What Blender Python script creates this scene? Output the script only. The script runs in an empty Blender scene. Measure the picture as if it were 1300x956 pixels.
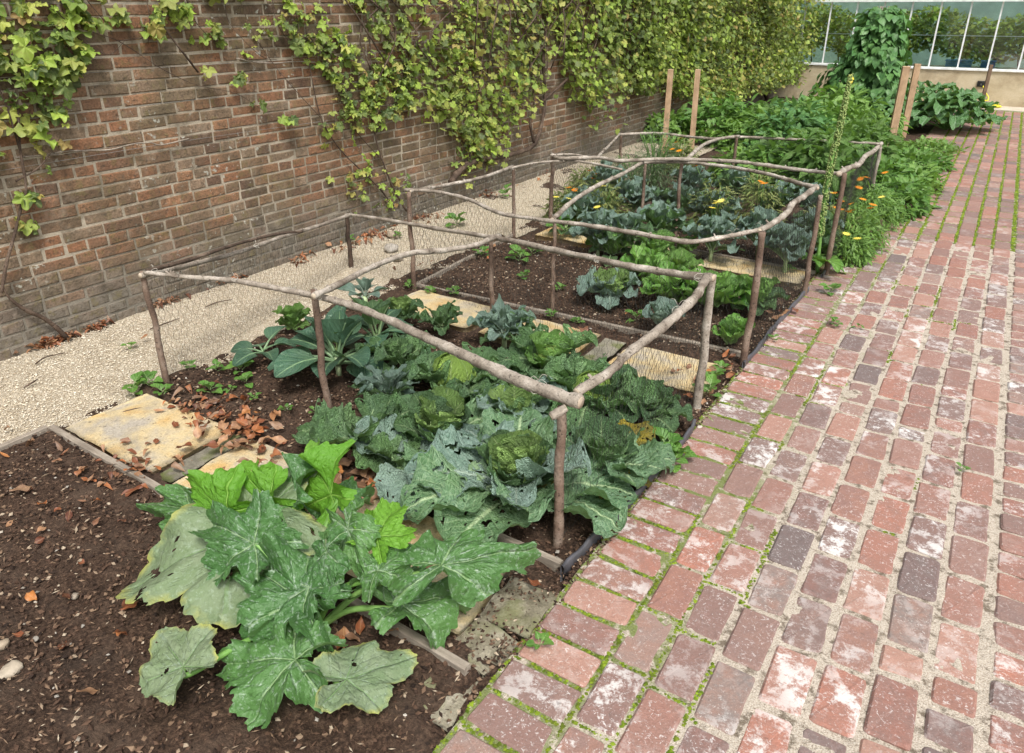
import bpy, math, random
import numpy as np
from mathutils import Vector, Matrix

random.seed(5)
RNG = np.random.default_rng(11)
scene = bpy.context.scene
C = scene.collection
PI = math.pi

# ------------------------------------------------------------------ camera
CAM_H, FPX, CX, CY, VPX, HY = 1.6, 940.0, 650.0, 433.5, 1306.0, 10.0
PITCH = math.atan((CY - HY) / FPX)
YAW = math.atan((VPX - CX) / (FPX / math.cos(PITCH)))
_fh = Vector((-math.sin(YAW), math.cos(YAW), 0))
FWD = _fh * math.cos(PITCH) - Vector((0, 0, math.sin(PITCH)))
RGT = Vector((math.cos(YAW), math.sin(YAW), 0))
CUP = RGT.cross(FWD)
cam_data = bpy.data.cameras.new('camera')
cam = bpy.data.objects.new('camera', cam_data)
C.objects.link(cam)
cam.matrix_world = Matrix(((RGT.x, CUP.x, -FWD.x, 0), (RGT.y, CUP.y, -FWD.y, 0), (RGT.z, CUP.z, -FWD.z, CAM_H), (0, 0, 0, 1)))
cam_data.sensor_width = 36
cam_data.lens = FPX / 1300 * 36
cam_data.shift_y = -(478 - CY) / 1300
cam_data.clip_start = 0.05
cam_data.clip_end = 800
scene.camera = cam
scene.render.resolution_x, scene.render.resolution_y = 1024, 753

# ------------------------------------------------------------------ light: bright overcast
SUN_EL, SUN_AZ = math.radians(56), math.radians(132)      # azimuth clockwise from +Y
world = bpy.data.worlds.new('World')
scene.world = world
world.use_nodes = True
wt = world.node_tree
wt.nodes.clear()
sky = wt.nodes.new('ShaderNodeTexSky')
sky.sky_type = 'NISHITA'
sky.sun_disc = False
sky.sun_elevation = SUN_EL
sky.sun_rotation = SUN_AZ
sky.dust_density = 4.0
sky.air_density = 1.0
hs = wt.nodes.new('ShaderNodeHueSaturation')
hs.inputs['Saturation'].default_value = 0.22
bg = wt.nodes.new('ShaderNodeBackground')
bg.inputs['Strength'].default_value = 0.115
wo = wt.nodes.new('ShaderNodeOutputWorld')
wt.links.new(sky.outputs[0], hs.inputs['Color'])
wt.links.new(hs.outputs[0], bg.inputs['Color'])
wt.links.new(bg.outputs[0], wo.inputs['Surface'])
sun_l = bpy.data.lights.new('sun', 'SUN')
sun_l.energy = 1.5
sun_l.angle = math.radians(12)
sun_l.color = (1.0, 0.95, 0.87)
sun = bpy.data.objects.new('sun', sun_l)
C.objects.link(sun)
_sd = Vector((math.sin(SUN_AZ) * math.cos(SUN_EL), math.cos(SUN_AZ) * math.cos(SUN_EL), math.sin(SUN_EL)))
sun.rotation_euler = _sd.to_track_quat('Z', 'Y').to_euler()
sun.location = _sd * 30
scene.view_settings.view_transform = 'Standard'
scene.view_settings.look = 'None'
scene.view_settings.exposure = 1.02
scene.view_settings.gamma = 1
scene.view_settings.use_curve_mapping = False
scene.cycles.max_bounces = 6
scene.cycles.transparent_max_bounces = 12


# ------------------------------------------------------------------ survey helpers (photograph pixel -> place)
def ray(u, v):
    return FWD * FPX + RGT * (u - CX) - CUP * (v - CY)


def gp(u, v, z=0.0):
    d = ray(u, v)
    t = (z - CAM_H) / d.z
    return Vector((d.x * t, d.y * t, z))


WX = -3.95                                                # face of the garden wall


def wp(u, v, off=0.0):
    d = ray(u, v)
    t = (WX + off) / d.x
    return Vector((WX + off, d.y * t, CAM_H + d.z * t))


def proj(P):
    P = np.asarray(P, float) - np.array([0, 0, CAM_H])
    f = P @ np.array(FWD)
    return CX + FPX * (P @ np.array(RGT)) / f, CY - FPX * (P @ np.array(CUP)) / f


# ------------------------------------------------------------------ numpy noise
def _hash(ix, iy, iz, seed):
    h = np.sin(ix * 127.1 + iy * 311.7 + iz * 74.7 + seed * 19.19) * 43758.5453
    return h - np.floor(h)


def vnoise(P, seed=0):
    P = np.asarray(P, float)
    i = np.floor(P)
    f = P - i
    f = f * f * (3 - 2 * f)
    r = 0
    for dx in (0, 1):
        for dy in (0, 1):
            for dz in (0, 1):
                w = (f[..., 0] if dx else 1 - f[..., 0]) * (f[..., 1] if dy else 1 - f[..., 1]) * (f[..., 2] if dz else 1 - f[..., 2])
                r = r + w * _hash(i[..., 0] + dx, i[..., 1] + dy, i[..., 2] + dz, seed)
    return r * 2 - 1


def fnoise(P, seed=0, octv=3):
    P = np.asarray(P, float)
    return sum(vnoise(P * 2 ** k, seed + k) / 2 ** k for k in range(octv))


# ------------------------------------------------------------------ mesh helpers
def mk(name, V, F, mat=None, uv=None, attr=None, smooth=True):
    V = np.ascontiguousarray(V, dtype=np.float32).reshape(-1, 3)
    if isinstance(F, np.ndarray):
        F = [F]
    F = [np.asarray(f, dtype=np.int32) for f in F if len(f)]
    loops = np.concatenate([f.ravel() for f in F])
    tot = np.concatenate([np.full(len(f), f.shape[1], dtype=np.int32) for f in F])
    start = np.concatenate([[0], np.cumsum(tot)[:-1]]).astype(np.int32)
    me = bpy.data.meshes.new(name)
    me.vertices.add(len(V))
    me.vertices.foreach_set('co', V.ravel())
    me.loops.add(len(loops))
    me.loops.foreach_set('vertex_index', loops)
    me.polygons.add(len(tot))
    me.polygons.foreach_set('loop_start', start)
    me.polygons.foreach_set('use_smooth', np.full(len(tot), smooth, dtype=bool))
    if uv is not None:
        lay = me.uv_layers.new(name='UVMap')
        lay.data.foreach_set('uv', np.asarray(uv, dtype=np.float32)[loops].ravel())
    for k, a in (attr or {}).items():
        at = me.attributes.new(k, 'FLOAT', 'POINT')
        at.data.foreach_set('value', np.asarray(a, dtype=np.float32))
    me.update(calc_edges=True)
    if mat:
        me.materials.append(mat)
    return me


def ob(name, me, parent=None, loc=None, rot=None, mtx=None):
    o = bpy.data.objects.new(name, me)
    C.objects.link(o)
    if parent:
        o.parent = parent
    if mtx is not None:
        o.matrix_local = mtx
    if loc is not None:
        o.location = loc
    if rot is not None:
        o.rotation_euler = rot
    return o


def tag(o, label, cat, group=None):
    o['label'] = label
    o['category'] = cat
    if group:
        o['group'] = group
    return o


def kind(o, k):
    o['kind'] = k
    return o


def thing(name, label, cat, loc=(0, 0, 0), rz=0, group=None):
    o = bpy.data.objects.new(name, None)
    o.empty_display_size = 0.1
    C.objects.link(o)
    o.location = loc
    o.rotation_euler = (0, 0, rz)
    return tag(o, label, cat, group)


def grid_faces(nu, nv, off=0, closed_v=False):
    i, j = np.meshgrid(np.arange(nu - 1), np.arange(nv if closed_v else nv - 1), indexing='ij')
    i, j = i.ravel(), j.ravel()
    jn = (j + 1) % nv
    return np.stack([i * nv + j, i * nv + jn, (i + 1) * nv + jn, (i + 1) * nv + j], 1) + off


class Bag:
    """collects shapes into ONE mesh"""

    def __init__(s):
        s.V, s.F, s.R, s.UV, s.n = [], {}, [], [], 0

    def add(s, V, F, rnd=0.0, uv=None):
        V = np.asarray(V, float).reshape(-1, 3)
        if isinstance(F, np.ndarray):
            F = [F]
        for f in F:
            f = np.asarray(f)
            if len(f):
                s.F.setdefault(f.shape[1], []).append(f + s.n)
        s.V.append(V)
        s.R.append(np.broadcast_to(np.asarray(rnd, float), (len(V),)))
        s.UV.append(np.zeros((len(V), 2)) if uv is None else uv)
        s.n += len(V)
        return s

    def scatter(s, tpls, pos, R, rnd):
        """tpls: list of (V, [F], uv); pos (N,3); R (N,3,3) incl. scale"""
        pos, R, rnd = np.asarray(pos), np.asarray(R), np.asarray(rnd)
        which = np.arange(len(pos)) % len(tpls)
        for t, tp in enumerate(tpls):
            k = np.where(which == t)[0]
            if not len(k):
                continue
            V, F = np.asarray(tp[0]), tp[1]
            uv = tp[2] if len(tp) > 2 and tp[2] is not None else np.zeros((len(V), 2))
            W = np.einsum('nij,vj->nvi', R[k], V) + pos[k][:, None, :]
            nV = len(V)
            offs = (np.arange(len(k)) * nV)[:, None, None]
            FF = [(np.asarray(f)[None] + offs).reshape(-1, np.asarray(f).shape[1]) for f in (F if isinstance(F, list) else [F])]
            s.add(W.reshape(-1, 3), FF, np.repeat(rnd[k], nV), np.tile(uv, (len(k), 1)))
        return s

    def mesh(s, name, mat, smooth=True):
        return mk(name, np.concatenate(s.V), [np.concatenate(f) for f in s.F.values()], mat, np.concatenate(s.UV), {'rnd': np.concatenate(s.R)}, smooth)


def rotz(a):
    a = np.asarray(a, float)
    z, o = np.zeros_like(a), np.ones_like(a)
    return np.stack([np.stack([np.cos(a), -np.sin(a), z], -1), np.stack([np.sin(a), np.cos(a), z], -1), np.stack([z, z, o], -1)], -2)


def rotx(a):
    a = np.asarray(a, float)
    z, o = np.zeros_like(a), np.ones_like(a)
    return np.stack([np.stack([o, z, z], -1), np.stack([z, np.cos(a), -np.sin(a)], -1), np.stack([z, np.sin(a), np.cos(a)], -1)], -2)


def roty(a):
    a = np.asarray(a, float)
    z, o = np.zeros_like(a), np.ones_like(a)
    return np.stack([np.stack([np.cos(a), z, np.sin(a)], -1), np.stack([z, o, z], -1), np.stack([-np.sin(a), z, np.cos(a)], -1)], -2)


def randR(n, tilt=PI, scale=(1, 1)):
    s = RNG.uniform(scale[0], scale[1], n)
    R = rotz(RNG.uniform(0, 2 * PI, n)) @ rotx(RNG.uniform(-tilt, tilt, n)) @ rotz(RNG.uniform(0, 2 * PI, n))
    return R * s[:, None, None]


def m4(R, p):
    R = np.asarray(R)
    return Matrix([[*map(float, R[i]), float(p[i])] for i in range(3)] + [[0, 0, 0, 1]])


def smooth_path(pts, rad, sub=5):
    """Catmull-Rom through points"""
    P = [np.array(p, float) for p in pts]
    P = [2 * P[0] - P[1]] + P + [2 * P[-1] - P[-2]]
    out, ro = [], []
    for i in range(1, len(P) - 2):
        for k in range(sub):
            t = k / sub
            a, b, c, d = P[i - 1:i + 3]
            out.append(0.5 * ((2 * b) + (c - a) * t + (2 * a - 5 * b + 4 * c - d) * t * t + (-a + 3 * b - 3 * c + d) * t ** 3))
            ro.append(rad[i - 1] * (1 - t) + rad[i] * t)
    out.append(P[-2])
    ro.append(rad[-1])
    return np.array(out), np.array(ro)


def tube(pts, rad, n=8, sub=5, bump=0.0, seed=0):
    if np.isscalar(rad):
        rad = [rad] * len(pts)
    P, r = smooth_path(pts, rad, sub) if sub > 1 else (np.array(pts, float), np.array(rad, float))
    T = np.gradient(P, axis=0)
    T /= np.linalg.norm(T, axis=1)[:, None] + 1e-9
    ref = np.array([0, 0, 1.0]) if abs(T[0][2]) < 0.9 else np.array([1.0, 0, 0])
    V = []
    s1 = np.cross(T[0], ref)
    ang = np.arange(n) * 2 * PI / n
    for i in range(len(P)):
        s1 = s1 - T[i] * (s1 @ T[i])
        s1 /= np.linalg.norm(s1)
        s2 = np.cross(T[i], s1)
        V.append(P[i] + r[i] * (np.cos(ang)[:, None] * s1 + np.sin(ang)[:, None] * s2))
    V = np.array(V)
    if bump:
        nz = fnoise(V.reshape(-1, 3) * 38, seed, 2).reshape(V.shape[:2])
        V += (V - P[:, None, :]) * (nz * bump)[..., None]
    V = V.reshape(-1, 3)
    F = grid_faces(len(P), n, 0, True)
    m = len(V)
    V = np.vstack([V, P[:1], P[-1:]])
    k = np.arange(n)
    c1 = np.stack([np.full(n, m), (k + 1) % n, k], 1)
    c2 = np.stack([np.full(n, m + 1), (len(P) - 1) * n + k, (len(P) - 1) * n + (k + 1) % n], 1)
    return V, [F, np.vstack([c1, c2])]


def box(x0, x1, y0, y1, z0, z1, b=0.0):
    """box with bevelled top edges"""
    V = [(x0, y0, z0), (x1, y0, z0), (x1, y1, z0), (x0, y1, z0), (x0, y0, z1 - b), (x1, y0, z1 - b), (x1, y1, z1 - b), (x0, y1, z1 - b),
         (x0 + b, y0 + b, z1), (x1 - b, y0 + b, z1), (x1 - b, y1 - b, z1), (x0 + b, y1 - b, z1)]
    F = [(3, 2, 1, 0)]
    for k in range(4):
        j = (k + 1) % 4
        F += [(k, j, j + 4, k + 4), (k + 4, j + 4, j + 8, k + 8)]
    F.append((8, 9, 10, 11))
    return np.array(V, float), [np.array(F)]


# ------------------------------------------------------------------ materials
class NT:
    def __init__(s, name):
        s.m = bpy.data.materials.new(name)
        s.m.use_nodes = True
        s.t = s.m.node_tree
        s.t.nodes.clear()
        s.geo = None

    def n(s, ty, ins=None, **props):
        nd = s.t.nodes.new('ShaderNode' + ty)
        for k, v in props.items():
            setattr(nd, k, v)
        for k, v in (ins or {}).items():
            s.set(nd.inputs[k], v)
        return nd

    def set(s, sock, v):
        if isinstance(v, bpy.types.NodeSocket):
            s.t.links.new(v, sock)
        elif isinstance(v, (tuple, list)) and len(v) == 3 and sock.type == 'RGBA':
            sock.default_value = (*v, 1)
        else:
            sock.default_value = v

    def pos(s):
        if not s.geo:
            s.geo = s.n('NewGeometry')
        return s.geo.outputs['Position']

    def obj(s):
        return s.n('TexCoord').outputs['Object']

    def noise(s, scale, detail=3, vec=None, rough=0.55, dist=0.0, out='Fac'):
        return s.n('TexNoise', {'Vector': vec or s.pos(), 'Scale': scale, 'Detail': detail, 'Roughness': rough, 'Distortion': dist}).outputs[out]

    def vor(s, scale, vec=None, feature='F1', out='Distance'):
        return s.n('TexVoronoi', {'Vector': vec or s.pos(), 'Scale': scale}, feature=feature).outputs[out]

    def ma(s, op, a, b=0.0, c=None, clamp=False):
        nd = s.n('Math', operation=op, use_clamp=clamp)
        s.set(nd.inputs[0], a)
        s.set(nd.inputs[1], b)
        if c is not None:
            s.set(nd.inputs[2], c)
        return nd.outputs[0]

    def mr(s, v, a, b, c=0.0, d=1.0):
        return s.n('MapRange', {0: v, 1: a, 2: b, 3: c, 4: d}, clamp=True).outputs[0]

    def mix(s, f, a, b, mode='MIX'):
        return s.n('MixRGB', {0: f, 1: a, 2: b}, blend_type=mode).outputs[0]

    def ramp(s, f, stops, interp='LINEAR'):
        stops = list(stops) if len(stops) > 1 else [(0, stops[0][1]), (1, stops[0][1])]
        nd = s.n('ValToRGB', {0: f})
        cr = nd.color_ramp
        cr.interpolation = interp
        while len(cr.elements) < len(stops):
            cr.elements.new(0.5)
        for e, (p, c) in zip(cr.elements, stops):
            e.position = p
            e.color = (*c, 1)
        return nd.outputs[0]

    def rnd(s):
        a = s.n('Attribute', attribute_name='rnd').outputs['Fac']
        b = s.n('ObjectInfo').outputs['Random']
        return s.ma('FRACT', s.ma('ADD', a, b))

    def sep(s, v):
        return s.n('SeparateXYZ', {0: v}).outputs

    def bump(s, h, strength=0.5, dist=0.01, normal=None):
        ins = {'Height': h, 'Strength': strength, 'Distance': dist}
        if normal:
            ins['Normal'] = normal
        return s.n('Bump', ins).outputs[0]

    def out(s, col, rough=0.8, normal=None, spec=0.3, trans=0.0, tcol=None):
        ins = {'Base Color': col, 'Roughness': rough, 'Specular IOR Level': spec}
        if normal:
            ins['Normal'] = normal
        sh = s.n('BsdfPrincipled', ins).outputs[0]
        if trans:
            ti = {'Color': tcol or col}
            if normal:
                ti['Normal'] = normal
            tr = s.n('BsdfTranslucent', ti).outputs[0]
            sh = s.n('MixShader', {0: trans, 1: sh, 2: tr}).outputs[0]
        s.t.links.new(sh, s.n('OutputMaterial').inputs['Surface'])
        return s.m


def m_wall_brick():
    s = NT('old_wall_brick')
    r = s.rnd()
    base = s.ramp(r, [(0, (0.115, 0.078, 0.056)), (.2, (0.21, 0.115, 0.07)), (.4, (0.265, 0.13, 0.072)), (.55, (0.175, 0.122, 0.08)), (.72, (0.31, 0.165, 0.092)),
                      (.86, (0.20, 0.145, 0.098)), (1, (0.27, 0.19, 0.13))])
    g = s.noise(95, 4)
    c = s.mix(0.7, base, s.ramp(g, [(.3, (.5, .5, .5)), (.7, (1.3, 1.3, 1.3))]), 'MULTIPLY')
    big = s.noise(2.3, 4, dist=.4)
    c = s.mix(s.mr(big, .45, .68, 0, .7), c, (0.12, 0.098, 0.060))           # algae and soot
    z = s.sep(s.pos())['Z']
    low = s.ma('ADD', z, s.ma('MULTIPLY', s.noise(4, 3), .35))
    c = s.mix(s.mr(low, .28, .62, .78, 0), c, s.mix(s.noise(30, 3), (0.09, 0.085, 0.07), (0.22, 0.205, 0.175)))   # damp grey foot of the wall
    c = s.mix(s.mr(s.noise(5.5, 5, rough=.7), .47, .62, 0, .5), c, (0.085, 0.07, 0.048))
    li = s.ma('MULTIPLY', s.mr(s.noise(26, 4), .62, .68), s.mr(s.noise(1.6, 2), .45, .6))
    c = s.mix(s.mr(s.noise(48, 5, rough=.75), .53, .63, 0, .7), c, (0.06, 0.048, 0.036))
    c = s.mix(s.mr(s.noise(16, 5, rough=.7), .54, .66, 0, .5), c, (0.15, 0.13, 0.055))
    c = s.mix(s.mr(s.noise(7, 4, rough=.7), .55, .7, 0, .35), c, (0.30, 0.25, 0.19))
    c = s.mix(s.ma('MULTIPLY', li, .8), c, (0.42, 0.42, 0.36))               # lichen
    h = s.ma('ADD', g, s.ma('MULTIPLY', s.noise(22, 3), 1.5))
    return s.out(c, .93, s.bump(h, .8, .006), .15)


def m_mortar():
    s = NT('lime_mortar')
    g = s.noise(120, 4)
    c = s.mix(g, (0.24, 0.20, 0.15), (0.56, 0.49, 0.385))
    c = s.mix(s.mr(s.noise(2.1, 4), .46, .70, 0, .65), c, (0.14, 0.125, 0.09))
    c = s.mix(s.mr(s.noise(5.5, 5, rough=.7), .47, .62, 0, .6), c, (0.10, 0.082, 0.055))
    c = s.mix(s.mr(s.sep(s.pos())['Z'], .15, .5, .6, 0), c, (0.14, 0.135, 0.12))
    return s.out(c, .95, s.bump(g, .7, .006), .1)


def m_path_brick():
    s = NT('worn_paving_brick')
    r = s.rnd()
    base = s.ramp(r, [(0, (0.135, 0.105, 0.10)), (.13, (0.27, 0.13, 0.10)), (.27, (0.19, 0.125, 0.11)), (.4, (0.35, 0.155, 0.11)), (.52, (0.165, 0.125, 0.115)),
                      (.64, (0.31, 0.165, 0.13)), (.76, (0.35, 0.205, 0.16)), (.88, (0.20, 0.165, 0.15)), (1, (0.25, 0.12, 0.095))])
    off = s.n('VectorMath', {0: s.pos(), 1: s.n('CombineXYZ', {0: 0.0, 1: 0.0, 2: s.ma('MULTIPLY', r, 7.0)}).outputs[0]}, operation='ADD').outputs[0]
    blot = s.noise(19, 5, off, .7, .15)
    c = s.mix(s.mr(blot, .38, .7, 0, .65), base, s.mix(r, (0.15, 0.13, 0.125), (0.32, 0.16, 0.11)))
    g = s.noise(230, 3, off)
    c = s.mix(.55, c, s.ramp(g, [(.25, (.62, .62, .62)), (.75, (1.3, 1.3, 1.3))]), 'MULTIPLY')
    # white lime bloom: broad wash on some bricks, small flecks everywhere
    wm = s.mr(s.ma('FRACT', s.ma('MULTIPLY', r, 7.31)), .2, .8, 0, 1)
    wash = s.ma('MULTIPLY', s.mr(s.noise(13, 6, off, .78, .15), .50, .585), wm)
    fleck = s.mr(s.noise(85, 4, off, .75, 1.2), .575, .64)
    gen = s.mr(s.noise(3.0, 3), .38, .6, .3, 1.0)
    gen = s.ma('MULTIPLY', gen, s.mr(s.sep(s.pos())['Y'], 4.5, 7.0, 1.0, .3))
    c = s.mix(s.ma('MULTIPLY', s.ma('MAXIMUM', s.ma('MULTIPLY', wash, .8), s.ma('MULTIPLY', fleck, .7)), gen), c, (0.68, 0.67, 0.65))
    c = s.mix(s.mr(s.noise(42, 4, off), .66, .75, 0, .5), c, (0.07, 0.055, 0.05))
    h = s.ma('ADD', s.ma('MULTIPLY', g, .5), s.ma('MULTIPLY', s.noise(36, 4, off), 1.6))
    return s.out(c, s.mr(g, .3, .7, .62, .9), s.bump(h, .65, .004), .3)


def m_sand_joint():
    s = NT('joint_sand')
    g = s.noise(260, 4)
    c = s.ramp(g, [(.25, (0.17, 0.135, 0.105)), (.45, (0.42, 0.36, 0.29)), (.75, (0.62, 0.565, 0.49))])
    c = s.mix(s.mr(s.noise(26, 5, rough=.7), .52, .62, 0, .8), c, (0.10, 0.075, 0.05))
    p = s.sep(s.pos())
    w = s.ma('ADD', s.ma('ADD', s.ma('MULTIPLY', p['X'], 2.2), s.ma('MULTIPLY', s.noise(3.1, 3), 1.6)), -.4)    # damp moss on the bed side
    mm = s.ma('MAXIMUM', s.mr(w, -.85, -.35, .8, 0), s.mr(p['Y'], 6.25, 6.4, 0, .85))
    c = s.mix(s.ma('MULTIPLY', mm, s.mr(s.noise(34, 3), .36, .5)), c, s.mix(s.noise(150, 2), (0.05, 0.075, 0.010), (0.16, 0.23, 0.022)))
    return s.out(c, .95, s.bump(s.ma('ADD', g, s.noise(50, 3)), .9, .006), .1)


def m_moss():
    s = NT('moss')
    c = s.mix(s.rnd(), (0.06, 0.10, 0.010), (0.22, 0.30, 0.028))
    c = s.mix(s.mr(s.noise(9, 2), .45, .65, 0, .5), c, (0.10, 0.11, 0.02))
    return s.out(c, .95, s.bump(s.noise(420, 2), .8, .003), .1)


def m_gravel(stone=False):
    s = NT('pale_gravel_stone' if stone else 'gravel_bed')
    if stone:
        c = s.ramp(s.rnd(), [(0, (0.28, 0.22, 0.15)), (.2, (0.52, 0.44, 0.32)), (.6, (0.66, 0.58, 0.45)), (.92, (0.78, 0.73, 0.62)), (1, (0.32, 0.28, 0.22))])
        return s.out(c, .85, None, .3)
    v = s.vor(210, out='Color')
    c = s.ramp(s.sep(v)['X'], [(0, (0.32, 0.25, 0.17)), (.25, (0.50, 0.42, 0.31)), (.7, (0.66, 0.58, 0.45)), (1, (0.76, 0.70, 0.58))])
    d = s.vor(210)
    c = s.mix(s.mr(d, .42, .7, 0, .55), c, (0.20, 0.155, 0.10))
    c = s.mix(s.mr(s.noise(6, 4), .5, .75, 0, .4), c, (0.22, 0.17, 0.11))
    return s.out(c, .9, s.bump(s.ma('SUBTRACT', 1.0, d), .9, .008), .2)


def m_soil(crumb=False):
    s = NT('bark_crumb' if crumb else 'dark_soil')
    if crumb:
        c = s.ramp(s.rnd(), [(0, (0.018, 0.011, 0.008)), (.4, (0.06, 0.034, 0.022)), (.7, (0.11, 0.065, 0.042)), (.9, (0.21, 0.14, 0.09)), (1, (0.42, 0.35, 0.26))])
        return s.out(c, .85, None, .25)
    g = s.noise(85, 5, rough=.7)
    c = s.ramp(g, [(.3, (0.011, 0.007, 0.005)), (.5, (0.055, 0.033, 0.022)), (.68, (0.13, 0.082, 0.055)), (.8, (0.24, 0.18, 0.125))])
    c = s.mix(s.mr(s.noise(7, 4), .45, .7, 0, .6), c, (0.095, 0.066, 0.048))
    c = s.mix(s.mr(s.noise(3, 4), .5, .7, 0, .6), c, (0.016, 0.011, 0.009))
    return s.out(c, .93, s.bump(s.ma('ADD', g, s.noise(28, 4)), 1.0, .012), .2)


def m_stone(name, cols, sc=9, speck=.5, moss=0):
    s = NT(name)
    p = s.pos()
    r = s.rnd()
    c = s.ramp(s.ma('ADD', s.noise(sc, 5, p, .6, .5), s.ma('MULTIPLY', s.ma('SUBTRACT', r, .5), .12)), [(.3, cols[0]), (.5, cols[1]), (.68, cols[2])])
    g = s.noise(150, 4, p)
    c = s.mix(.6, c, s.ramp(g, [(.3, (.6, .6, .6)), (.7, (1.25, 1.25, 1.25))]), 'MULTIPLY')
    c = s.mix(s.ma('MULTIPLY', s.mr(s.noise(60, 4, p), .62, .7), speck), c, (0.06, 0.045, 0.03))
    c = s.mix(s.mr(s.noise(5, 5, p, .7), .52, .72, 0, .5), c, tuple(x * .45 for x in cols[2]))
    if moss:
        c = s.mix(s.ma('MULTIPLY', s.mr(s.noise(7, 4, p), .52, .62), moss), c, (0.10, 0.12, 0.025))
    return s.out(c, .88, s.bump(s.ma('ADD', g, s.ma('MULTIPLY', s.noise(30, 4, p), 1.5)), .7, .005), .2)


def m_wood(name, c0, c1, sc=(90, 90, 9), spots=0.0, rough=.85):
    s = NT(name)
    v = s.n('Mapping', {0: s.obj(), 3: sc}).outputs[0]
    g = s.noise(1.0, 5, v, .65, .4)
    c = s.mix(s.mr(g, .3, .7), c0, c1)
    c = s.mix(s.mr(s.noise(11, 4), .4, .7, 0, .5), c, tuple(x * .55 for x in c0))
    if spots:
        c = s.mix(s.mr(s.noise(120, 2), .62, .68, 0, spots), c, (0.05, 0.035, 0.028))
    return s.out(c, rough, s.bump(s.ma('ADD', g, s.noise(60, 3)), .6, .004), .25)


def m_bark(name, c0, c1, c2):
    s = NT(name)
    p = s.pos()
    r = s.noise(9, 4, p, .6, .3)
    c = s.ramp(r, [(.32, c0), (.5, c1), (.68, c2)])
    g = s.noise(140, 4, p)
    c = s.mix(.6, c, s.ramp(g, [(.3, (.6, .6, .6)), (.7, (1.3, 1.3, 1.3))]), 'MULTIPLY')
    c = s.mix(s.mr(s.noise(95, 2, p), .6, .67, 0, .7), c, tuple(x * .35 for x in c0))
    return s.out(c, .85, s.bump(s.ma('ADD', g, s.noise(45, 3, p)), .7, .004), .25)


def m_leaf(name, dark, light, vein=(0.3, 0.4, 0.18), veins='uv', nv=9.0, bloom=0.0, bloomc=(0.35, 0.42, 0.36), trans=.22, rough=.5, crinkle=0.0,
           fleck=0.0, yellow=0.0, vstr=.75, spec=.4, edge=0.0):
    s = NT(name)
    r = s.rnd()
    o = s.obj()
    c = s.mix(s.mr(r, 0, 1), dark, light)
    c = s.mix(s.mr(s.noise(9, 3), .35, .65, 0, .55), c, tuple((a + b) * .5 for a, b in zip(dark, light)))
    uv = s.sep(s.n('TexCoord').outputs['UV'])
    au = s.ma('ABSOLUTE', s.ma('SUBTRACT', s.ma('MULTIPLY', uv['X'], 2.0), 1.0))
    if bloom:
        c = s.mix(s.mr(s.noise(17, 4), .38, .68, bloom * .35, bloom), c, bloomc)
    c = s.mix(s.mr(uv['Y'], .15, .6, .30, 0), c, vein) if veins == 'uv' else c
    h = None
    if veins == 'uv':
        sv = s.ma('SUBTRACT', s.ma('MULTIPLY', uv['Y'], nv), s.ma('MULTIPLY', au, nv * .30))
        d = s.ma('ABSOLUTE', s.ma('SUBTRACT', s.ma('FRACT', sv), .5))
        lat = s.ma('MULTIPLY', s.mr(d, .0, .085, 1, 0), s.mr(au, .75, 1.0, .8, 0))
        mid = s.mr(au, .02, .075, 1, 0)
        ve = s.ma('MAXIMUM', mid, s.ma('MULTIPLY', lat, .6))
        cell = s.vor(27, s.n('CombineXYZ', {0: uv['X'], 1: s.ma('MULTIPLY', uv['Y'], 1.3), 2: r}).outputs[0], 'DISTANCE_TO_EDGE')
        if crinkle:
            ve = s.ma('MAXIMUM', ve, s.mr(cell, 0, .1, .3, 0))
            h = s.ma('ADD', s.ma('MULTIPLY', s.mr(cell, 0, .35), crinkle), s.ma('MULTIPLY', s.mr(d, .0, .3), crinkle))
        else:
            h = s.mr(d, 0, .12)
        c = s.mix(s.ma('MULTIPLY', ve, vstr), c, vein)
    elif veins == 'attr':
        va = s.n('Attribute', attribute_name='vein').outputs['Fac']
        nearv = s.mr(va, .1, .6)
        sp = s.mr(s.noise(88, 4, rough=.7), .57, .66)
        mott = s.ma('MULTIPLY', s.mr(s.noise(48, 4, rough=.7, dist=.5), .48, .62), s.mr(va, .05, .45))
        if fleck:
            c = s.mix(s.ma('MULTIPLY', s.ma('MAXIMUM', s.ma('MULTIPLY', sp, .55), mott), fleck), c, (0.42, 0.52, 0.42))
        c = s.mix(s.ma('MULTIPLY', s.mr(va, .80, .98), vstr), c, vein)
        h = s.ma('ADD', s.ma('MULTIPLY', va, -.6), s.ma('MULTIPLY', s.noise(60, 3), .9))
        if edge:
            ed = s.n('Attribute', attribute_name='edge').outputs['Fac']
            c = s.mix(s.ma('MULTIPLY', s.ma('MULTIPLY', s.mr(ed, .88, 1.0), s.mr(s.noise(17, 4), .42, .6)), edge), c, (0.36, 0.36, 0.07))
    if yellow:
        c = s.mix(s.ma('MULTIPLY', s.mr(s.noise(8, 3), .5, .62), yellow), c, (0.48, 0.36, 0.03))
    bf = s.n('NewGeometry').outputs['Backfacing']
    c = s.mix(s.ma('MULTIPLY', bf, .45), c, tuple(min(1, x * 1.6 + .06) for x in light))
    nrm = None
    if h is not None:
        nrm = s.bump(h, .9, .009)
    tc = s.mix(.65, c, (0.30, 0.55, 0.04))
    return s.out(c, rough, nrm, spec, trans, tc)


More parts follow.
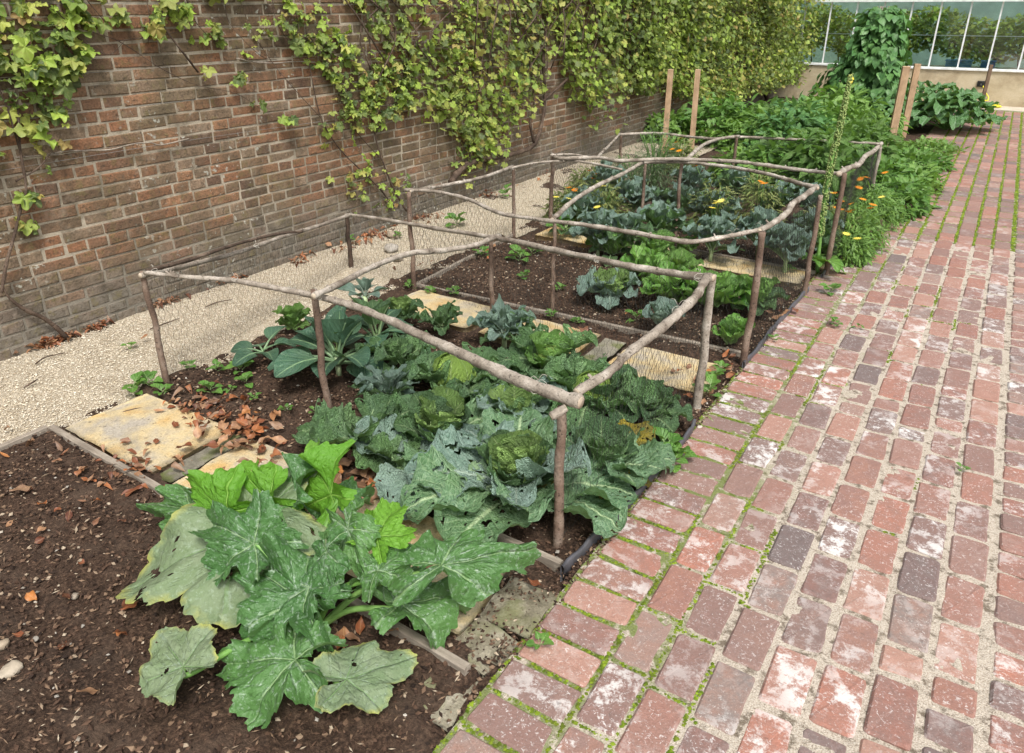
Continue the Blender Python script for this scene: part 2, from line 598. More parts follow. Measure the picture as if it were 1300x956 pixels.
def m_simple(name, cols, rough=.6, spec=.4, trans=0.0, sc=40, bump=.3):
    s = NT(name)
    c = s.ramp(s.rnd(), [(i / max(1, len(cols) - 1), x) for i, x in enumerate(cols)])
    g = s.noise(sc, 4)
    c = s.mix(.5, c, s.ramp(g, [(.3, (.6, .6, .6)), (.7, (1.3, 1.3, 1.3))]), 'MULTIPLY')
    return s.out(c, rough, s.bump(g, bump, .004), spec, trans)


def m_deadleaf():
    s = NT('dry_fallen_leaf')
    r = s.rnd()
    c = s.ramp(r, [(0, (0.09, 0.034, 0.02)), (.2, (0.22, 0.07, 0.03)), (.38, (0.40, 0.14, 0.045)), (.52, (0.20, 0.10, 0.06)), (.68, (0.46, 0.26, 0.14)), (.82, (0.12, 0.065, 0.04)), (.92, (0.30, 0.19, 0.12)), (1, (0.42, 0.16, 0.04))])
    uv = s.sep(s.n('TexCoord').outputs['UV'])
    au = s.ma('ABSOLUTE', s.ma('SUBTRACT', s.ma('MULTIPLY', uv['X'], 2.0), 1.0))
    c = s.mix(s.mr(s.noise(45, 4), .4, .7, 0, .6), c, (0.12, 0.05, 0.025))
    c = s.mix(s.mr(au, .02, .07, .5, 0), c, (0.45, 0.28, 0.13))
    return s.out(c, .5, s.bump(s.noise(60, 3), .4, .004), .45, .12)


def m_glass():
    s = NT('greenhouse_glass')
    fr = s.n('Fresnel', {'IOR': 1.5}).outputs[0]
    f = s.ma('ADD', s.ma('MULTIPLY', fr, 1.0), .05, clamp=True)
    tr = s.n('BsdfTransparent', {'Color': (0.92, 0.97, 0.95)}).outputs[0]
    gl = s.n('BsdfGlossy', {'Color': (1, 1, 1), 'Roughness': .04}).outputs[0]
    sh = s.n('MixShader', {0: f, 1: tr, 2: gl}).outputs[0]
    s.t.links.new(sh, s.n('OutputMaterial').inputs['Surface'])
    return s.m


M = dict(
    wbrick=m_wall_brick(), mortar=m_mortar(), pbrick=m_path_brick(), joint=m_sand_joint(), moss=m_moss(), gravel=m_gravel(), gstone=m_gravel(True),
    soil=m_soil(), crumb=m_soil(True),
    slab=m_stone('yellow_sandstone', [(0.50, 0.33, 0.13), (0.52, 0.42, 0.25), (0.38, 0.34, 0.28)], 7, .6),
    concrete=m_stone('rough_mortar_rubble', [(0.12, 0.105, 0.07), (0.25, 0.225, 0.165), (0.36, 0.33, 0.26)], 14, .6, .5),
    jstrip=m_stone('mossy_grey_stone', [(0.14, 0.13, 0.10), (0.24, 0.22, 0.17), (0.32, 0.29, 0.23)], 10, .5, .7),
    board=m_wood('weathered_board', (0.20, 0.165, 0.13), (0.38, 0.33, 0.27), (9, 90, 90)),
    stake=m_wood('sawn_stake', (0.34, 0.22, 0.13), (0.52, 0.36, 0.23), (40, 40, 6)),
    darkstake=m_wood('dark_stake', (0.12, 0.08, 0.055), (0.22, 0.15, 0.10), (40, 40, 6)),
    bark=m_bark('hazel_bark', (0.14, 0.11, 0.085), (0.29, 0.25, 0.205), (0.50, 0.45, 0.39)),
    post=m_bark('post_bark', (0.095, 0.062, 0.046), (0.17, 0.115, 0.085), (0.27, 0.21, 0.165)),
    cut=m_simple('cut_wood', [(0.5, 0.42, 0.32), (0.42, 0.34, 0.26)], .8),
    twine=m_simple('white_twine', [(0.46, 0.43, 0.37)], .9),
    net=m_simple('dark_wire_net', [(0.05, 0.05, 0.045)], .8, .1),
    plastic=m_simple('black_plastic_edging', [(0.075, 0.075, 0.085)], .45, .5, sc=20),
    vstem=m_bark('vine_bark', (0.045, 0.03, 0.022), (0.085, 0.058, 0.042), (0.16, 0.115, 0.085)),
    twig=m_bark('dry_twig', (0.15, 0.12, 0.095), (0.26, 0.22, 0.18), (0.38, 0.33, 0.27)),
    wire=m_simple('galvanised_wire', [(0.26, 0.26, 0.25)], .6, .3),
    dead=m_deadleaf(),
    glass=m_glass(),
    paint=m_simple('white_painted_frame', [(0.72, 0.74, 0.74)], .5, sc=12, bump=.1),
    render=m_stone('ochre_render', [(0.36, 0.29, 0.19), (0.50, 0.42, 0.29), (0.56, 0.49, 0.36)], 2.5, .3),
    inner=m_simple('inner_wall', [(0.30, 0.40, 0.37)], .8, sc=3),
    hose=m_simple('yellow_hose', [(0.75, 0.66, 0.04)], .45, sc=6, bump=.05),
    blue=m_simple('blue_crate_paint', [(0.04, 0.14, 0.33)], .5, sc=6, bump=.05),
    black=m_simple('black_metal', [(0.02, 0.02, 0.02)], .5),
    flint=m_simple('pale_flint', [(0.34, 0.31, 0.26), (0.42, 0.32, 0.21), (0.20, 0.18, 0.155), (0.48, 0.44, 0.38)], .7, sc=50),
    pave=m_stone('pale_concrete', [(0.42, 0.36, 0.27), (0.52, 0.46, 0.37), (0.58, 0.52, 0.43)], 4, .3),
    earth=m_stone('far_earth', [(0.10, 0.085, 0.05), (0.09, 0.10, 0.04), (0.14, 0.12, 0.07)], 1.5, .3),
    # foliage
    savoy=m_leaf('savoy_leaf', (0.028, 0.095, 0.026), (0.12, 0.25, 0.06), (0.36, 0.50, 0.25), nv=10, bloom=.34, bloomc=(0.22, 0.33, 0.24), crinkle=1.0, trans=.12, rough=.5),
    bigcab=m_leaf('broad_cabbage_leaf', (0.030, 0.095, 0.032), (0.10, 0.21, 0.06), (0.38, 0.50, 0.28), nv=12, bloom=.42, bloomc=(0.20, 0.31, 0.22), crinkle=.35, trans=.12, rough=.45, vstr=.9),
    savoylite=m_leaf('pale_cabbage_leaf', (0.14, 0.27, 0.05), (0.25, 0.41, 0.09), (0.42, 0.55, 0.24), nv=10, crinkle=1.0, trans=.2, bloom=.15),
    head=m_leaf('lime_head_leaf', (0.22, 0.40, 0.06), (0.34, 0.52, 0.10), (0.50, 0.66, 0.28), nv=9, crinkle=1.0, trans=.2),
    collard=m_leaf('dark_smooth_leaf', (0.018, 0.062, 0.034), (0.032, 0.10, 0.05), (0.28, 0.42, 0.22), nv=8, bloom=.22, bloomc=(0.15, 0.24, 0.21), trans=.08, rough=.38, crinkle=.25),
    kale=m_leaf('blue_kale_leaf', (0.065, 0.14, 0.095), (0.18, 0.28, 0.20), (0.30, 0.38, 0.30), nv=8, bloom=.5, bloomc=(0.27, 0.36, 0.34), crinkle=.5, trans=.1),
    ribbed=m_leaf('spoiled_yellow_leaf', (0.14, 0.17, 0.03), (0.30, 0.22, 0.04), (0.48, 0.42, 0.16), nv=9, crinkle=.8, yellow=.95, trans=.2),
    lettuce=m_leaf('bright_lettuce_leaf', (0.10, 0.26, 0.04), (0.20, 0.40, 0.07), (0.45, 0.60, 0.26), nv=9, crinkle=.8, trans=.25, bloom=.1),
    courg=m_leaf('courgette_leaf', (0.036, 0.11, 0.026), (0.085, 0.19, 0.045), (0.22, 0.33, 0.15), 'attr', fleck=.7, trans=.12, rough=.5, bloom=.3, bloomc=(0.12, 0.24, 0.09)),
    courgold=m_leaf('mildewed_courgette_leaf', (0.085, 0.15, 0.06), (0.14, 0.20, 0.09), (0.12, 0.22, 0.07), 'attr', fleck=.4, trans=.1, rough=.75, bloom=.8, bloomc=(0.21, 0.26, 0.16), edge=.8),
    courglime=m_leaf('young_lime_courgette_leaf', (0.11, 0.29, 0.025), (0.17, 0.37, 0.04), (0.30, 0.50, 0.10), 'attr', fleck=.0, trans=.35, rough=.55),
    stalk=m_simple('green_stalk', [(0.14, 0.30, 0.06), (0.20, 0.36, 0.10)], .5, sc=30, trans=.1),
    palestalk=m_simple('pale_stalk', [(0.34, 0.46, 0.22), (0.42, 0.52, 0.30)], .5, sc=30),
    vine=None, weed=m_leaf('weed_leaf', (0.055, 0.16, 0.025), (0.14, 0.29, 0.05), nv=6, trans=.2),
    bush=m_leaf('potato_bush_leaf', (0.055, 0.15, 0.025), (0.21, 0.37, 0.065), (0.25, 0.40, 0.12), nv=6, bloom=.25, bloomc=(0.24, 0.36, 0.12), trans=.2),
    bean=m_leaf('bean_leaf', (0.035, 0.125, 0.03), (0.13, 0.29, 0.065), (0.16, 0.3, 0.1), nv=6, bloom=.2, bloomc=(0.16, 0.28, 0.18), trans=.12, rough=.45),
    olive=m_leaf('marigold_leaf', (0.12, 0.17, 0.045), (0.34, 0.36, 0.12), nv=4, trans=.2),
    fern=m_leaf('grey_fennel_leaf', (0.07, 0.13, 0.06), (0.14, 0.21, 0.10), nv=4, trans=.1),
    orange=m_simple('orange_petal', [(0.85, 0.26, 0.01), (0.90, 0.36, 0.02)], .6, trans=.2),
    yellow=m_simple('yellow_petal', [(0.85, 0.66, 0.03), (0.80, 0.72, 0.16)], .6, trans=.2),
    verb=m_leaf('verbascum_bud', (0.16, 0.24, 0.05), (0.30, 0.36, 0.10), nv=4, trans=.1),
)


def m_vine():
    s = NT('vine_leaf')
    r = s.rnd()
    c = s.ramp(r, [(0, (0.05, 0.085, 0.035)), (.2, (0.11, 0.17, 0.045)), (.42, (0.20, 0.30, 0.055)), (.58, (0.35, 0.50, 0.07)), (.72, (0.23, 0.26, 0.075)),
                   (.84, (0.42, 0.46, 0.10)), (.93, (0.30, 0.17, 0.075)), (1, (0.42, 0.56, 0.12))])
    c = s.mix(s.mr(s.noise(2.2, 3), .42, .62, .0, .45), c, s.mix(r, (0.16, 0.18, 0.07), (0.28, 0.35, 0.07)))
    c = s.mix(s.mr(s.noise(70, 3), .55, .7, 0, .4), c, (0.30, 0.24, 0.08))
    uv = s.sep(s.n('TexCoord').outputs['UV'])
    dx = s.ma('SUBTRACT', uv['X'], .5)
    dy = s.ma('SUBTRACT', uv['Y'], .12)
    an = s.ma('ARCTAN2', dx, dy)
    fr = s.ma('ABSOLUTE', s.ma('SUBTRACT', s.ma('FRACT', s.ma('ADD', s.ma('MULTIPLY', an, 1.15), .5)), .5))
    c = s.mix(s.mr(fr, 0, .06, .45, 0), c, (0.34, 0.38, 0.13))
    return s.out(c, .55, s.bump(s.noise(60, 3), .4, .004), .35, .28, s.mix(.5, c, (0.45, 0.6, 0.06)))


M['vine'] = m_vine()


# ------------------------------------------------------------------ leaf shapes
def leaf_mesh(L=.3, W=.12, shape='round', petiole=.15, a0=.9, a1=-.3, cup=.5, ruffle=.02, rf=9, crink=0.0, nu=26, nv=21, holes=0.0, seed=0, rib=.006, raw=False, jag=0.0, name='leaf', mat=None):
    """blade with a midrib; grows from the origin along +Y, bends in the YZ plane"""
    u = np.linspace(0, 1, nu)
    v = np.linspace(-1, 1, nv)
    ub = np.clip((u - petiole) / (1 - petiole), 0, 1)
    if shape == 'round':
        w = np.sin(PI * ub ** .62) ** .6
    elif shape == 'broad':
        w = np.sin(PI * ub ** .75) ** .5 * (.75 + .25 * ub)
    elif shape == 'lance':
        w = np.sin(PI * ub ** .7) ** 1.0
    else:
        w = np.sin(PI * ub ** .5) ** .8
    rng = np.random.default_rng(seed)
    U, Vv = np.meshgrid(u, v, indexing='ij')
    ww = np.maximum(w * W, rib * 1.2)[:, None] * np.ones_like(Vv)
    if jag:
        e = fnoise(np.stack([U * 17, Vv * 0 + np.sign(Vv) * 5, U * 0 + seed], -1), seed, 2)
        ww = ww * (1 + jag * e * (np.abs(Vv) ** 2))
    X = Vv * ww
    ang = a0 + (a1 - a0) * u
    dy = np.cos(ang) * L / (nu - 1)
    dz = np.sin(ang) * L / (nu - 1)
    Y = np.concatenate([[0], np.cumsum(dy[1:])])[:, None] + 0 * X
    Z = np.concatenate([[0], np.cumsum(dz[1:])])[:, None] + 0 * X
    nY, nZ = -np.sin(ang)[:, None], np.cos(ang)[:, None]
    H = cup * np.abs(X) ** 2 / max(W, .01)
    ph = rng.uniform(0, 6)
    H = H + ruffle * (np.abs(Vv) ** 2.5) * np.sin(U * rf * 2 + ph + np.sign(Vv) * 1.3) * (ub[:, None] > 0)
    H = H + ruffle * .6 * np.abs(Vv) * fnoise(np.stack([U * 3, Vv * 2, U * 0 + seed * 3.1], -1), seed, 2)
    if crink:
        sv = U * 10 - np.abs(Vv) * 3
        d = np.abs(sv - np.floor(sv) - .5)
        H = H + crink * (np.clip(d * 3, 0, 1) - .6) * np.minimum(1, np.abs(Vv) * 4) * (ub[:, None] > .03)
        H = H + crink * .8 * fnoise(np.stack([X * 60, U * L * 60, X * 0 + seed], -1), seed + 3, 2)
    V3 = np.stack([X, Y + nY * H, Z + nZ * H], -1).reshape(-1, 3)
    F = grid_faces(nu, nv)
    if holes:
        cu = U.reshape(-1)[F].mean(1)
        cv = Vv.reshape(-1)[F].mean(1)
        nz = fnoise(np.stack([cu * 13 + seed, cv * 7 + seed * 2, cu * 0], -1), seed + 9, 2)
        keep = ~((nz > 1.12 - holes) & (cu > petiole + .1) & (np.abs(cv) > .1))
        F = F[keep]
    uv = np.stack([Vv * .5 + .5, U], -1).reshape(-1, 2)
    if petiole > .03 and not raw:
        k = int(petiole * nu + nu * .55)
        P = np.stack([X[:k, nv // 2], (Y + nY * H)[:k, nv // 2], (Z + nZ * H)[:k, nv // 2]], -1)
        tv, tf = tube(P - np.stack([0 * u[:k], nY[:k, 0], nZ[:k, 0]], -1) * rib * .6, list(np.linspace(rib * 1.5, rib * .4, k)), 6, 1)
        n0 = len(V3)
        V3 = np.vstack([V3, tv])
        uv = np.vstack([uv, np.tile([[.5, .4]], (len(tv), 1))])
        FF = [np.vstack([F, tf[0] + n0]), tf[1] + n0]
    else:
        FF = [F]
    if raw:
        return V3, FF, uv
    return mk(name, V3, FF, mat, uv)


def palmate(R=.2, lobes=5, depth=.35, ser=.05, nser=9, nr=16, nt=110, sinus=.5, fold=.06, wave=.02, cup=-.2, seed=0, raw=False, holes=0.0, name='leaf', mat=None, pts=1.6):
    """lobed leaf; petiole joins at the origin, tip towards +Y, face +Z"""
    rng = np.random.default_rng(seed)
    span = PI - sinus * .35
    th = np.linspace(-span, span, nt)
    k = (lobes - 1) // 2
    lob = np.array([i * (2.35 / max(1, k)) for i in range(-k, k + 1)]) + rng.uniform(-.07, .07, lobes)
    lens = np.array([1 - .13 * abs(i) - (.1 if abs(i) == k else 0) for i in range(-k, k + 1)]) * rng.uniform(.93, 1.05, lobes)
    prof = np.zeros(nt)
    for a, l in zip(lob, lens):
        d = np.abs(th - a) / (2.35 / max(1, k)) * 2
        prof = np.maximum(prof, l * (1 - depth * np.minimum(d, 1.15) ** pts))
    back = np.clip((np.abs(th) - 2.5) / .5, 0, 1)
    prof *= 1 - back * .6
    saw = np.abs(((th * nser + rng.uniform(0, 1)) % 1) - .5) * 2
    saw2 = np.abs(((th * nser * 2.7) % 1) - .5) * 2
    prof = prof * (1 + ser * (saw - .5) + ser * .5 * (saw2 - .5) + .04 * rng.standard_normal(nt).cumsum() / 12)
    r = np.linspace(0, 1, nr) ** .85
    RR, TT = np.meshgrid(r, th, indexing='ij')
    rad = RR * prof[None] * R
    X, Y = rad * np.sin(TT), rad * np.cos(TT)
    vein = np.zeros_like(X)
    dmin = np.full_like(X, 9.)
    for a in lob:
        da = np.abs((TT - a + PI) % (2 * PI) - PI)
        d = np.where(da < PI / 2, rad * np.sin(np.minimum(da, PI / 2)), 9)
        dmin = np.minimum(dmin, d)
        # side veins
        al = rad * np.cos(da)
        sv = (al / R * 6.5 - d / R * 4.5)
        dd = np.abs(sv - np.floor(sv) - .5)
        vein = np.maximum(vein, np.where(d < R * .33, np.clip(1 - dd * 9, 0, 1) * .55, 0))
    wv = R * .016
    vein = np.maximum(vein, np.clip(1 - dmin / (wv * 3), 0, 1) * .45 + np.where(dmin < wv, .55, 0))
    Z = cup * (rad / R) ** 2 * R * .5 + fold * R * np.clip(dmin / (R * .3), 0, 1) * 1.0
    Z += wave * np.sin(TT * 7 + seed) * RR ** 3 * 1.0 + wave * 1.2 * fnoise(np.stack([X / R * 2.2, Y / R * 2.2, X * 0 + seed], -1), seed, 3) * RR
    V = np.stack([X, Y, Z], -1).reshape(-1, 3)
    F = grid_faces(nr, nt)
    if holes:
        cc = V[F].mean(1) / R
        nz = fnoise(np.stack([cc[:, 0] * 3.2 + seed, cc[:, 1] * 6, cc[:, 0] * 0], -1), seed + 4, 3)
        F = F[~(nz > 1.15 - holes)]
    uv = np.stack([X / R * .5 + .5, Y / R * .8 + .12], -1).reshape(-1, 2)
    if raw:
        return V, [F], uv
    return mk(name, V, F, mat, uv, {'vein': vein.ravel(), 'edge': np.broadcast_to(RR, X.shape).ravel()})


def simple_leaf(L=1.0, W=.45, bend=.25, fold=.15, nu=5, tip=1.0):
    """small cheap leaf: two-sided strip of quads"""
    u = np.linspace(0, 1, nu)
    w = np.sin(PI * np.clip(u, 0.02, .985) ** .75) ** tip * W
    V, uv = [], []
    for i in range(nu):
        z = -bend * u[i] ** 2 * L
        for sx in (-1, 0, 1):
            V.append((sx * w[i] / 2, u[i] * L, z + abs(sx) * fold * w[i]))
            uv.append((.5 + .5 * sx, u[i]))
    return np.array(V), [grid_faces(nu, 3)], np.array(uv)


def ivyleaf(seed=0, fold=.15):
    """small lobed vine leaf, fan of tris"""
    th = np.linspace(-2.75, 2.75, 15)
    rr = np.array([.42, .62, .55, .78, .62, .80, .70, 1.0, .70, .80, .62, .78, .55, .62, .42]) * (1 + .08 * np.random.default_rng(seed).standard_normal(15))
    rr[::1] *= 1
    V = [(0, 0, 0)] + [(r * math.sin(t), r * math.cos(t), -.22 * r * r + fold * .5 * (i % 2)) for i, (t, r) in enumerate(zip(th, rr))]
    V = np.array(V)
    F = np.array([(0, i + 1, i) for i in range(1, 15)])
    uv = np.stack([V[:, 0] * .5 + .5, V[:, 1] * .5 + .12], 1)
    return V, [F], uv


def octa(sx=1, sy=1, sz=1, seed=0, low=False):
    rng = np.random.default_rng(seed)
    V = np.array([(1, 0, 0), (0, 1, 0), (-1, 0, 0), (0, -1, 0), (0, 0, 1), (0, 0, -1)], float)
    V *= rng.uniform(.7, 1.15, (6, 1))
    V *= (sx, sy, sz)
    F = np.array([(0, 1, 4), (1, 2, 4), (2, 3, 4), (3, 0, 4), (1, 0, 5), (2, 1, 5), (3, 2, 5), (0, 3, 5)])
    if low:
        F = F[:4]
    return V, [F], None


# ================================================================== GROUND
def sheet(name, x0, x1, y0, y1, z, mat, step=None, amp=0.0, sc=8, seed=0, zf=None):
    if step is None:
        xs, ys = np.array([x0, x1], float), np.array([y0, y1], float)
    else:
        xs = np.linspace(x0, x1, max(2, int((x1 - x0) / step) + 1))
        ys = np.linspace(y0, y1, max(2, int((y1 - y0) / step) + 1))
    X, Y = np.meshgrid(xs, ys, indexing='ij')
    Z = np.full(X.shape, float(z))
    if amp:
        Z = Z + amp * fnoise(np.stack([X * sc, Y * sc, X * 0], -1), seed, 4)
    if zf is not None:
        Z = Z + zf(X, Y)
    F = grid_faces(len(xs), len(ys))[:, ::-1]
    return kind(ob(name, mk(name, np.stack([X, Y, Z], -1).reshape(-1, 3), F, mat)), 'structure')


sheet('ground', -300, 300, -300, 300, -0.09, M['earth'])
sheet('gravel_path', WX - .02, -2.93, -2.5, 11.0, -0.012, M['gravel'], .03, .004, 14)
sheet('gravel_path', 0.54, 3.2, -2.5, 15.6, -0.012, M['gravel'])


def bed_z(X, Y):
    edge = np.minimum(1, np.maximum(0, (-0.83 - X) / .06))
    Z = .012 * fnoise(np.stack([X * 3, Y * 3, X * 0], -1), 4, 2)
    slab = ((Y > 1.2) & (Y < 1.63)) | ((Y > 2.95) & (Y < 3.36)) | ((Y > 4.66) & (Y < 5.02))
    return Z * 1.0 - slab * .02 - (Y < 1.2) * .0 - (1 - edge) * .012


sheet('soil_bed', -3.06, -0.775, -1.2, 5.6, 0.0, M['soil'], .02, .011, 16, 2, bed_z)
sheet('soil_bed', -3.9, -0.72, 5.6, 15.9, -0.02, M['soil'], .1, .02, 6, 3)

# ------------------------------------------------------------------ gravel stones, soil crumbs
pos = np.stack([RNG.uniform(-3.93, -2.96, 46000), RNG.uniform(.6, 1, 46000) ** 1.0 * 0, np.zeros(46000)], 1)
pos[:, 1] = .5 + 8.0 * RNG.random(46000) ** 1.25
pos[:, 2] = -0.008 + RNG.uniform(0, .003, 46000)
b = Bag().scatter([octa(1, .8, .5, k) for k in range(6)], pos, randR(46000, .4, (.0022, .0062)), RNG.random(46000))
kind(tag(ob('gravel', b.mesh('gravel', M['gstone'], False)), 'pale beige gravel stones covering the path under the wall', 'gravel'), 'stuff')


def on_slab(x, y):
    return (y > 1.2) & (y < 1.64) | (y > 2.96) & (y < 3.35) | (y > 4.66) & (y < 5.0)


n = 60000
pos = np.stack([RNG.uniform(-3.03, -0.80, n), -.4 + 6.2 * RNG.random(n) ** 1.15, np.zeros(n)], 1)
pos = pos[~on_slab(pos[:, 0], pos[:, 1]) | (RNG.random(len(pos)) < .10)]
n = len(pos)
pos[:, 2] = RNG.uniform(.000, .012, n) + bed_z(pos[:, 0], pos[:, 1])
b = Bag().scatter([octa(1, a_, h_, k) for k, (a_, h_) in enumerate([(.8, .6), (.35, .3), (.25, .2), (.9, .7), (.5, .3), (.2, .2)])], pos, randR(n, .8, (.0025, .0125)) , RNG.random(n))
kind(tag(ob('bark_mulch', b.mesh('bark_mulch', M['crumb'], False)), 'dark brown bark crumbs and clods lying over the soil beds', 'mulch'), 'stuff')
n = 900
pos = np.stack([RNG.uniform(-3.03, -0.80, n), -.4 + 5.8 * RNG.random(n) ** 1.2, np.full(n, .010)], 1)
pos = pos[~on_slab(pos[:, 0], pos[:, 1])]
n = len(pos)
b = Bag().scatter([octa(1, .8, .6, k) for k in range(5)], pos, randR(n, .5, (.003, .010)), RNG.random(n))
kind(tag(ob('pebbles', b.mesh('pebbles', M['flint'], False)), 'small white pebbles scattered in the dark soil', 'pebbles'), 'stuff')
# loose debris between the edging strip and the brick path
n = 2200
pos = np.stack([RNG.uniform(-0.86, -0.775, n), RNG.uniform(1.2, 5.2, n), np.full(n, -.002)], 1)
pos = np.vstack([pos, np.stack([RNG.uniform(-1.12, -0.8, 500), RNG.uniform(1.2, 1.6, 500), np.full(500, 0.005)], 1)])
b = Bag().scatter([octa(1, a_, .5, k) for k, a_ in enumerate([.8, .35, .6, .25])], pos, randR(len(pos), .5, (.004, .011)), RNG.random(len(pos)))
kind(tag(ob('edge_debris', b.mesh('edge_debris', M['crumb'], False)), 'crumbs of soil and bark between edging strip and bricks', 'debris'), 'stuff')


# ================================================================== BRICK PATH
def paver(l, w, h, seed, rc=.012, ch=.006):
    rng = np.random.default_rng(seed)
    out = []
    for sx, sy, a in ((1, 1, 0), (-1, 1, 90), (-1, -1, 180), (1, -1, 270)):
        jx, jy = rng.uniform(-.0025, .0025, 2)
        r = rc * rng.uniform(.5, 1.3)
        for t in (0, 45, 90):
            an = math.radians(a + t)
            out.append((sx * (l / 2 - r) + jx + r * math.cos(an), sy * (w / 2 - r) + jy + r * math.sin(an)))
    O = np.array(out)
    n = len(O)
    top = rng.uniform(-.0015, .0015, n)
    cen = O * 1.0
    ins = O - np.sign(O) * ch
    V = np.vstack([np.c_[cen, np.full(n, -h)], np.c_[cen, np.full(n, -ch) + top], np.c_[ins, top], [[0, 0, float(top.mean())]]])
    k = np.arange(n)
    kn = (k + 1) % n
    q = np.vstack([np.stack([k, kn, kn + n, k + n], 1), np.stack([k + n, kn + n, kn + 2 * n, k + 2 * n], 1)])
    t = np.stack([k + 2 * n, kn + 2 * n, np.full(n, 3 * n)], 1)
    return V, [q, t]


path = sheet('brick_path', -0.80, 0.53, -2.5, 15.62, -0.0045, M['joint'], .03, .0035, 22, 9)
rows = []          # x, y, rotation, length
y = -1.2
while y < 15.4:    # soldier courses along both edges
    w = RNG.uniform(.100, .108)
    rows.append((-0.685, y + w / 2, RNG.normal(0, .02), 'S'))
    y += w + RNG.uniform(.013, .022)
y = -1.2
while y < 15.4:
    w = RNG.uniform(.100, .108)
    rows.append((0.408, y + w / 2, RNG.normal(0, .015), 'S'))
    y += w + RNG.uniform(.012, .018)
for c in range(7):
    y = -1.2 - RNG.uniform(0, .2)
    x = -0.511 + c * 0.1225
    while y < 15.4:
        short = RNG.random() < (.25 if y > 6.2 else .04)
        L = .105 if short else .212
        if 6.1 < y < 6.3 and c % 2:
            L = .17
        rows.append((x + RNG.normal(0, .002), y + L / 2, PI / 2 + RNG.normal(0, .012), L))
        y += L + RNG.uniform(.010, .018)
rows = [r for r in rows if True]


def dist_cam(r):
    return r[0] ** 2 + (r[1]) ** 2


vis = []
rest = []
for r in rows:
    u, v = proj((r[0], r[1], 0)) if r[1] > .3 else (9999, 9999)
    (vis if (-60 < u < 1360 and v < 1010) else rest).append(r)
vis.sort(key=dist_cam)
rest += vis[300:]
vis = vis[:300]
PV = {}
for nm, l, w in (('S', .205, .102), ('L', .2065, .104), ('H', .100, .104), ('M', .17, .104)):
    PV[nm] = [(mk('brick', *paver(l, w, .05, i * 7 + len(nm) + ord(nm[0])), M['pbrick'], smooth=False), paver(l, w, .05, i * 7 + len(nm) + ord(nm[0]))) for i in range(6)]


def ptype(r):
    return r[3] if r[3] == 'S' else ('L' if r[3] > .2 else ('H' if r[3] < .12 else 'M'))


for i, r in enumerate(vis):
    me = PV[ptype(r)][i % 6][0]
    ob('brick', me, path, (r[0], r[1], RNG.uniform(-.003, .004)), (RNG.normal(0, .008), RNG.normal(0, .008), r[2] + (PI if RNG.random() < .5 else 0)))
for nm in PV:
    rr = [r for r in rest if ptype(r) == nm]
    if rr:
        A = np.array([(r[0], r[1], 0) for r in rr], float)
        A[:, 2] = RNG.uniform(-.003, .003, len(rr))
        R = rotz(np.array([r[2] for r in rr])) @ rotx(RNG.normal(0, .008, len(rr)))
        if nm == 'S':
            bb = Bag()
        bb.scatter([p[1] for p in PV[nm]], A, R, RNG.random(len(rr)))
kind(ob('far_bricks', bb.mesh('far_bricks', M['pbrick'], False), path), 'stuff')

# moss lumps in the joints
P = []
for r in rows:
    if r[1] < .8:
        continue
    for k in range(70 if r[1] < 6.3 else 46):
        L = .205 if r[3] == 'S' else r[3]
        ax, ay = (L, .104) if r[3] == 'S' else (.104, L)
        side = random.random()
        long_side = side < ay / (ax + ay)
        if long_side:
            x = r[0] + (ax / 2 + .009) * random.choice((-1, 1)) + random.gauss(0, .003)
            y = r[1] + random.uniform(-ay / 2 - .008, ay / 2 + .008)
        else:
            x = r[0] + random.uniform(-ax / 2, ax / 2)
            y = r[1] + (ay / 2 + .007) * random.choice((-1, 1)) + random.gauss(0, .002)
        P.append((x, y, 0, 1.0 if long_side else 0.0))
P = np.array(P)
nn = fnoise(np.c_[P[:, 0] * 5, P[:, 1] * 2.2, P[:, 0] * 0], 6, 3)
near_ok = (P[:, 1] < 6.28) & (nn - (P[:, 0] + .42) * 1.5 + np.where((P[:, 0] < -.30) & (P[:, 1] < 2.3), .45, 0) > .22) & (P[:, 0] < .25)
far_ok = (P[:, 1] >= 6.28) & (P[:, 3] > .5) & (nn > -.85) & (P[:, 0] > -.65)
ok = near_ok | far_ok
P = P[ok]
sz = np.where(P[:, 1] > 6.28, .010, .0058) * RNG.uniform(.6, 1.35, len(P))
pos = np.c_[P[:, 0], P[:, 1], np.where(P[:, 1] > 6.28, -.003, -.0035)]
R = rotz(RNG.uniform(0, 6, len(P))) * sz[:, None, None]
b = Bag().scatter([octa(1, 1, .55, k, True) for k in range(5)], pos, R, RNG.random(len(P)))
kind(tag(ob('moss', b.mesh('moss', M['moss'])), 'bright yellow green moss growing in the joints of the brick path', 'moss'), 'stuff')

# ================================================================== GARDEN WALL
WH, WY0, WY1 = 2.75, -2.5, 16.05
wall = thing('garden_wall', 'tall old red brick garden wall along the left of the beds', 'wall', (WX, 0, 0))
V, F = box(-.34, -.0045, WY0, WY1, -.3, WH)
ob('wall_core', mk('wall_core', V, F, M['mortar'], smooth=False), wall)
V, F = box(-.40, .05, WY0, WY1, WH, WH + .09, .03)
ob('coping', mk('coping', V, F, M['jstrip'], smooth=False), wall)


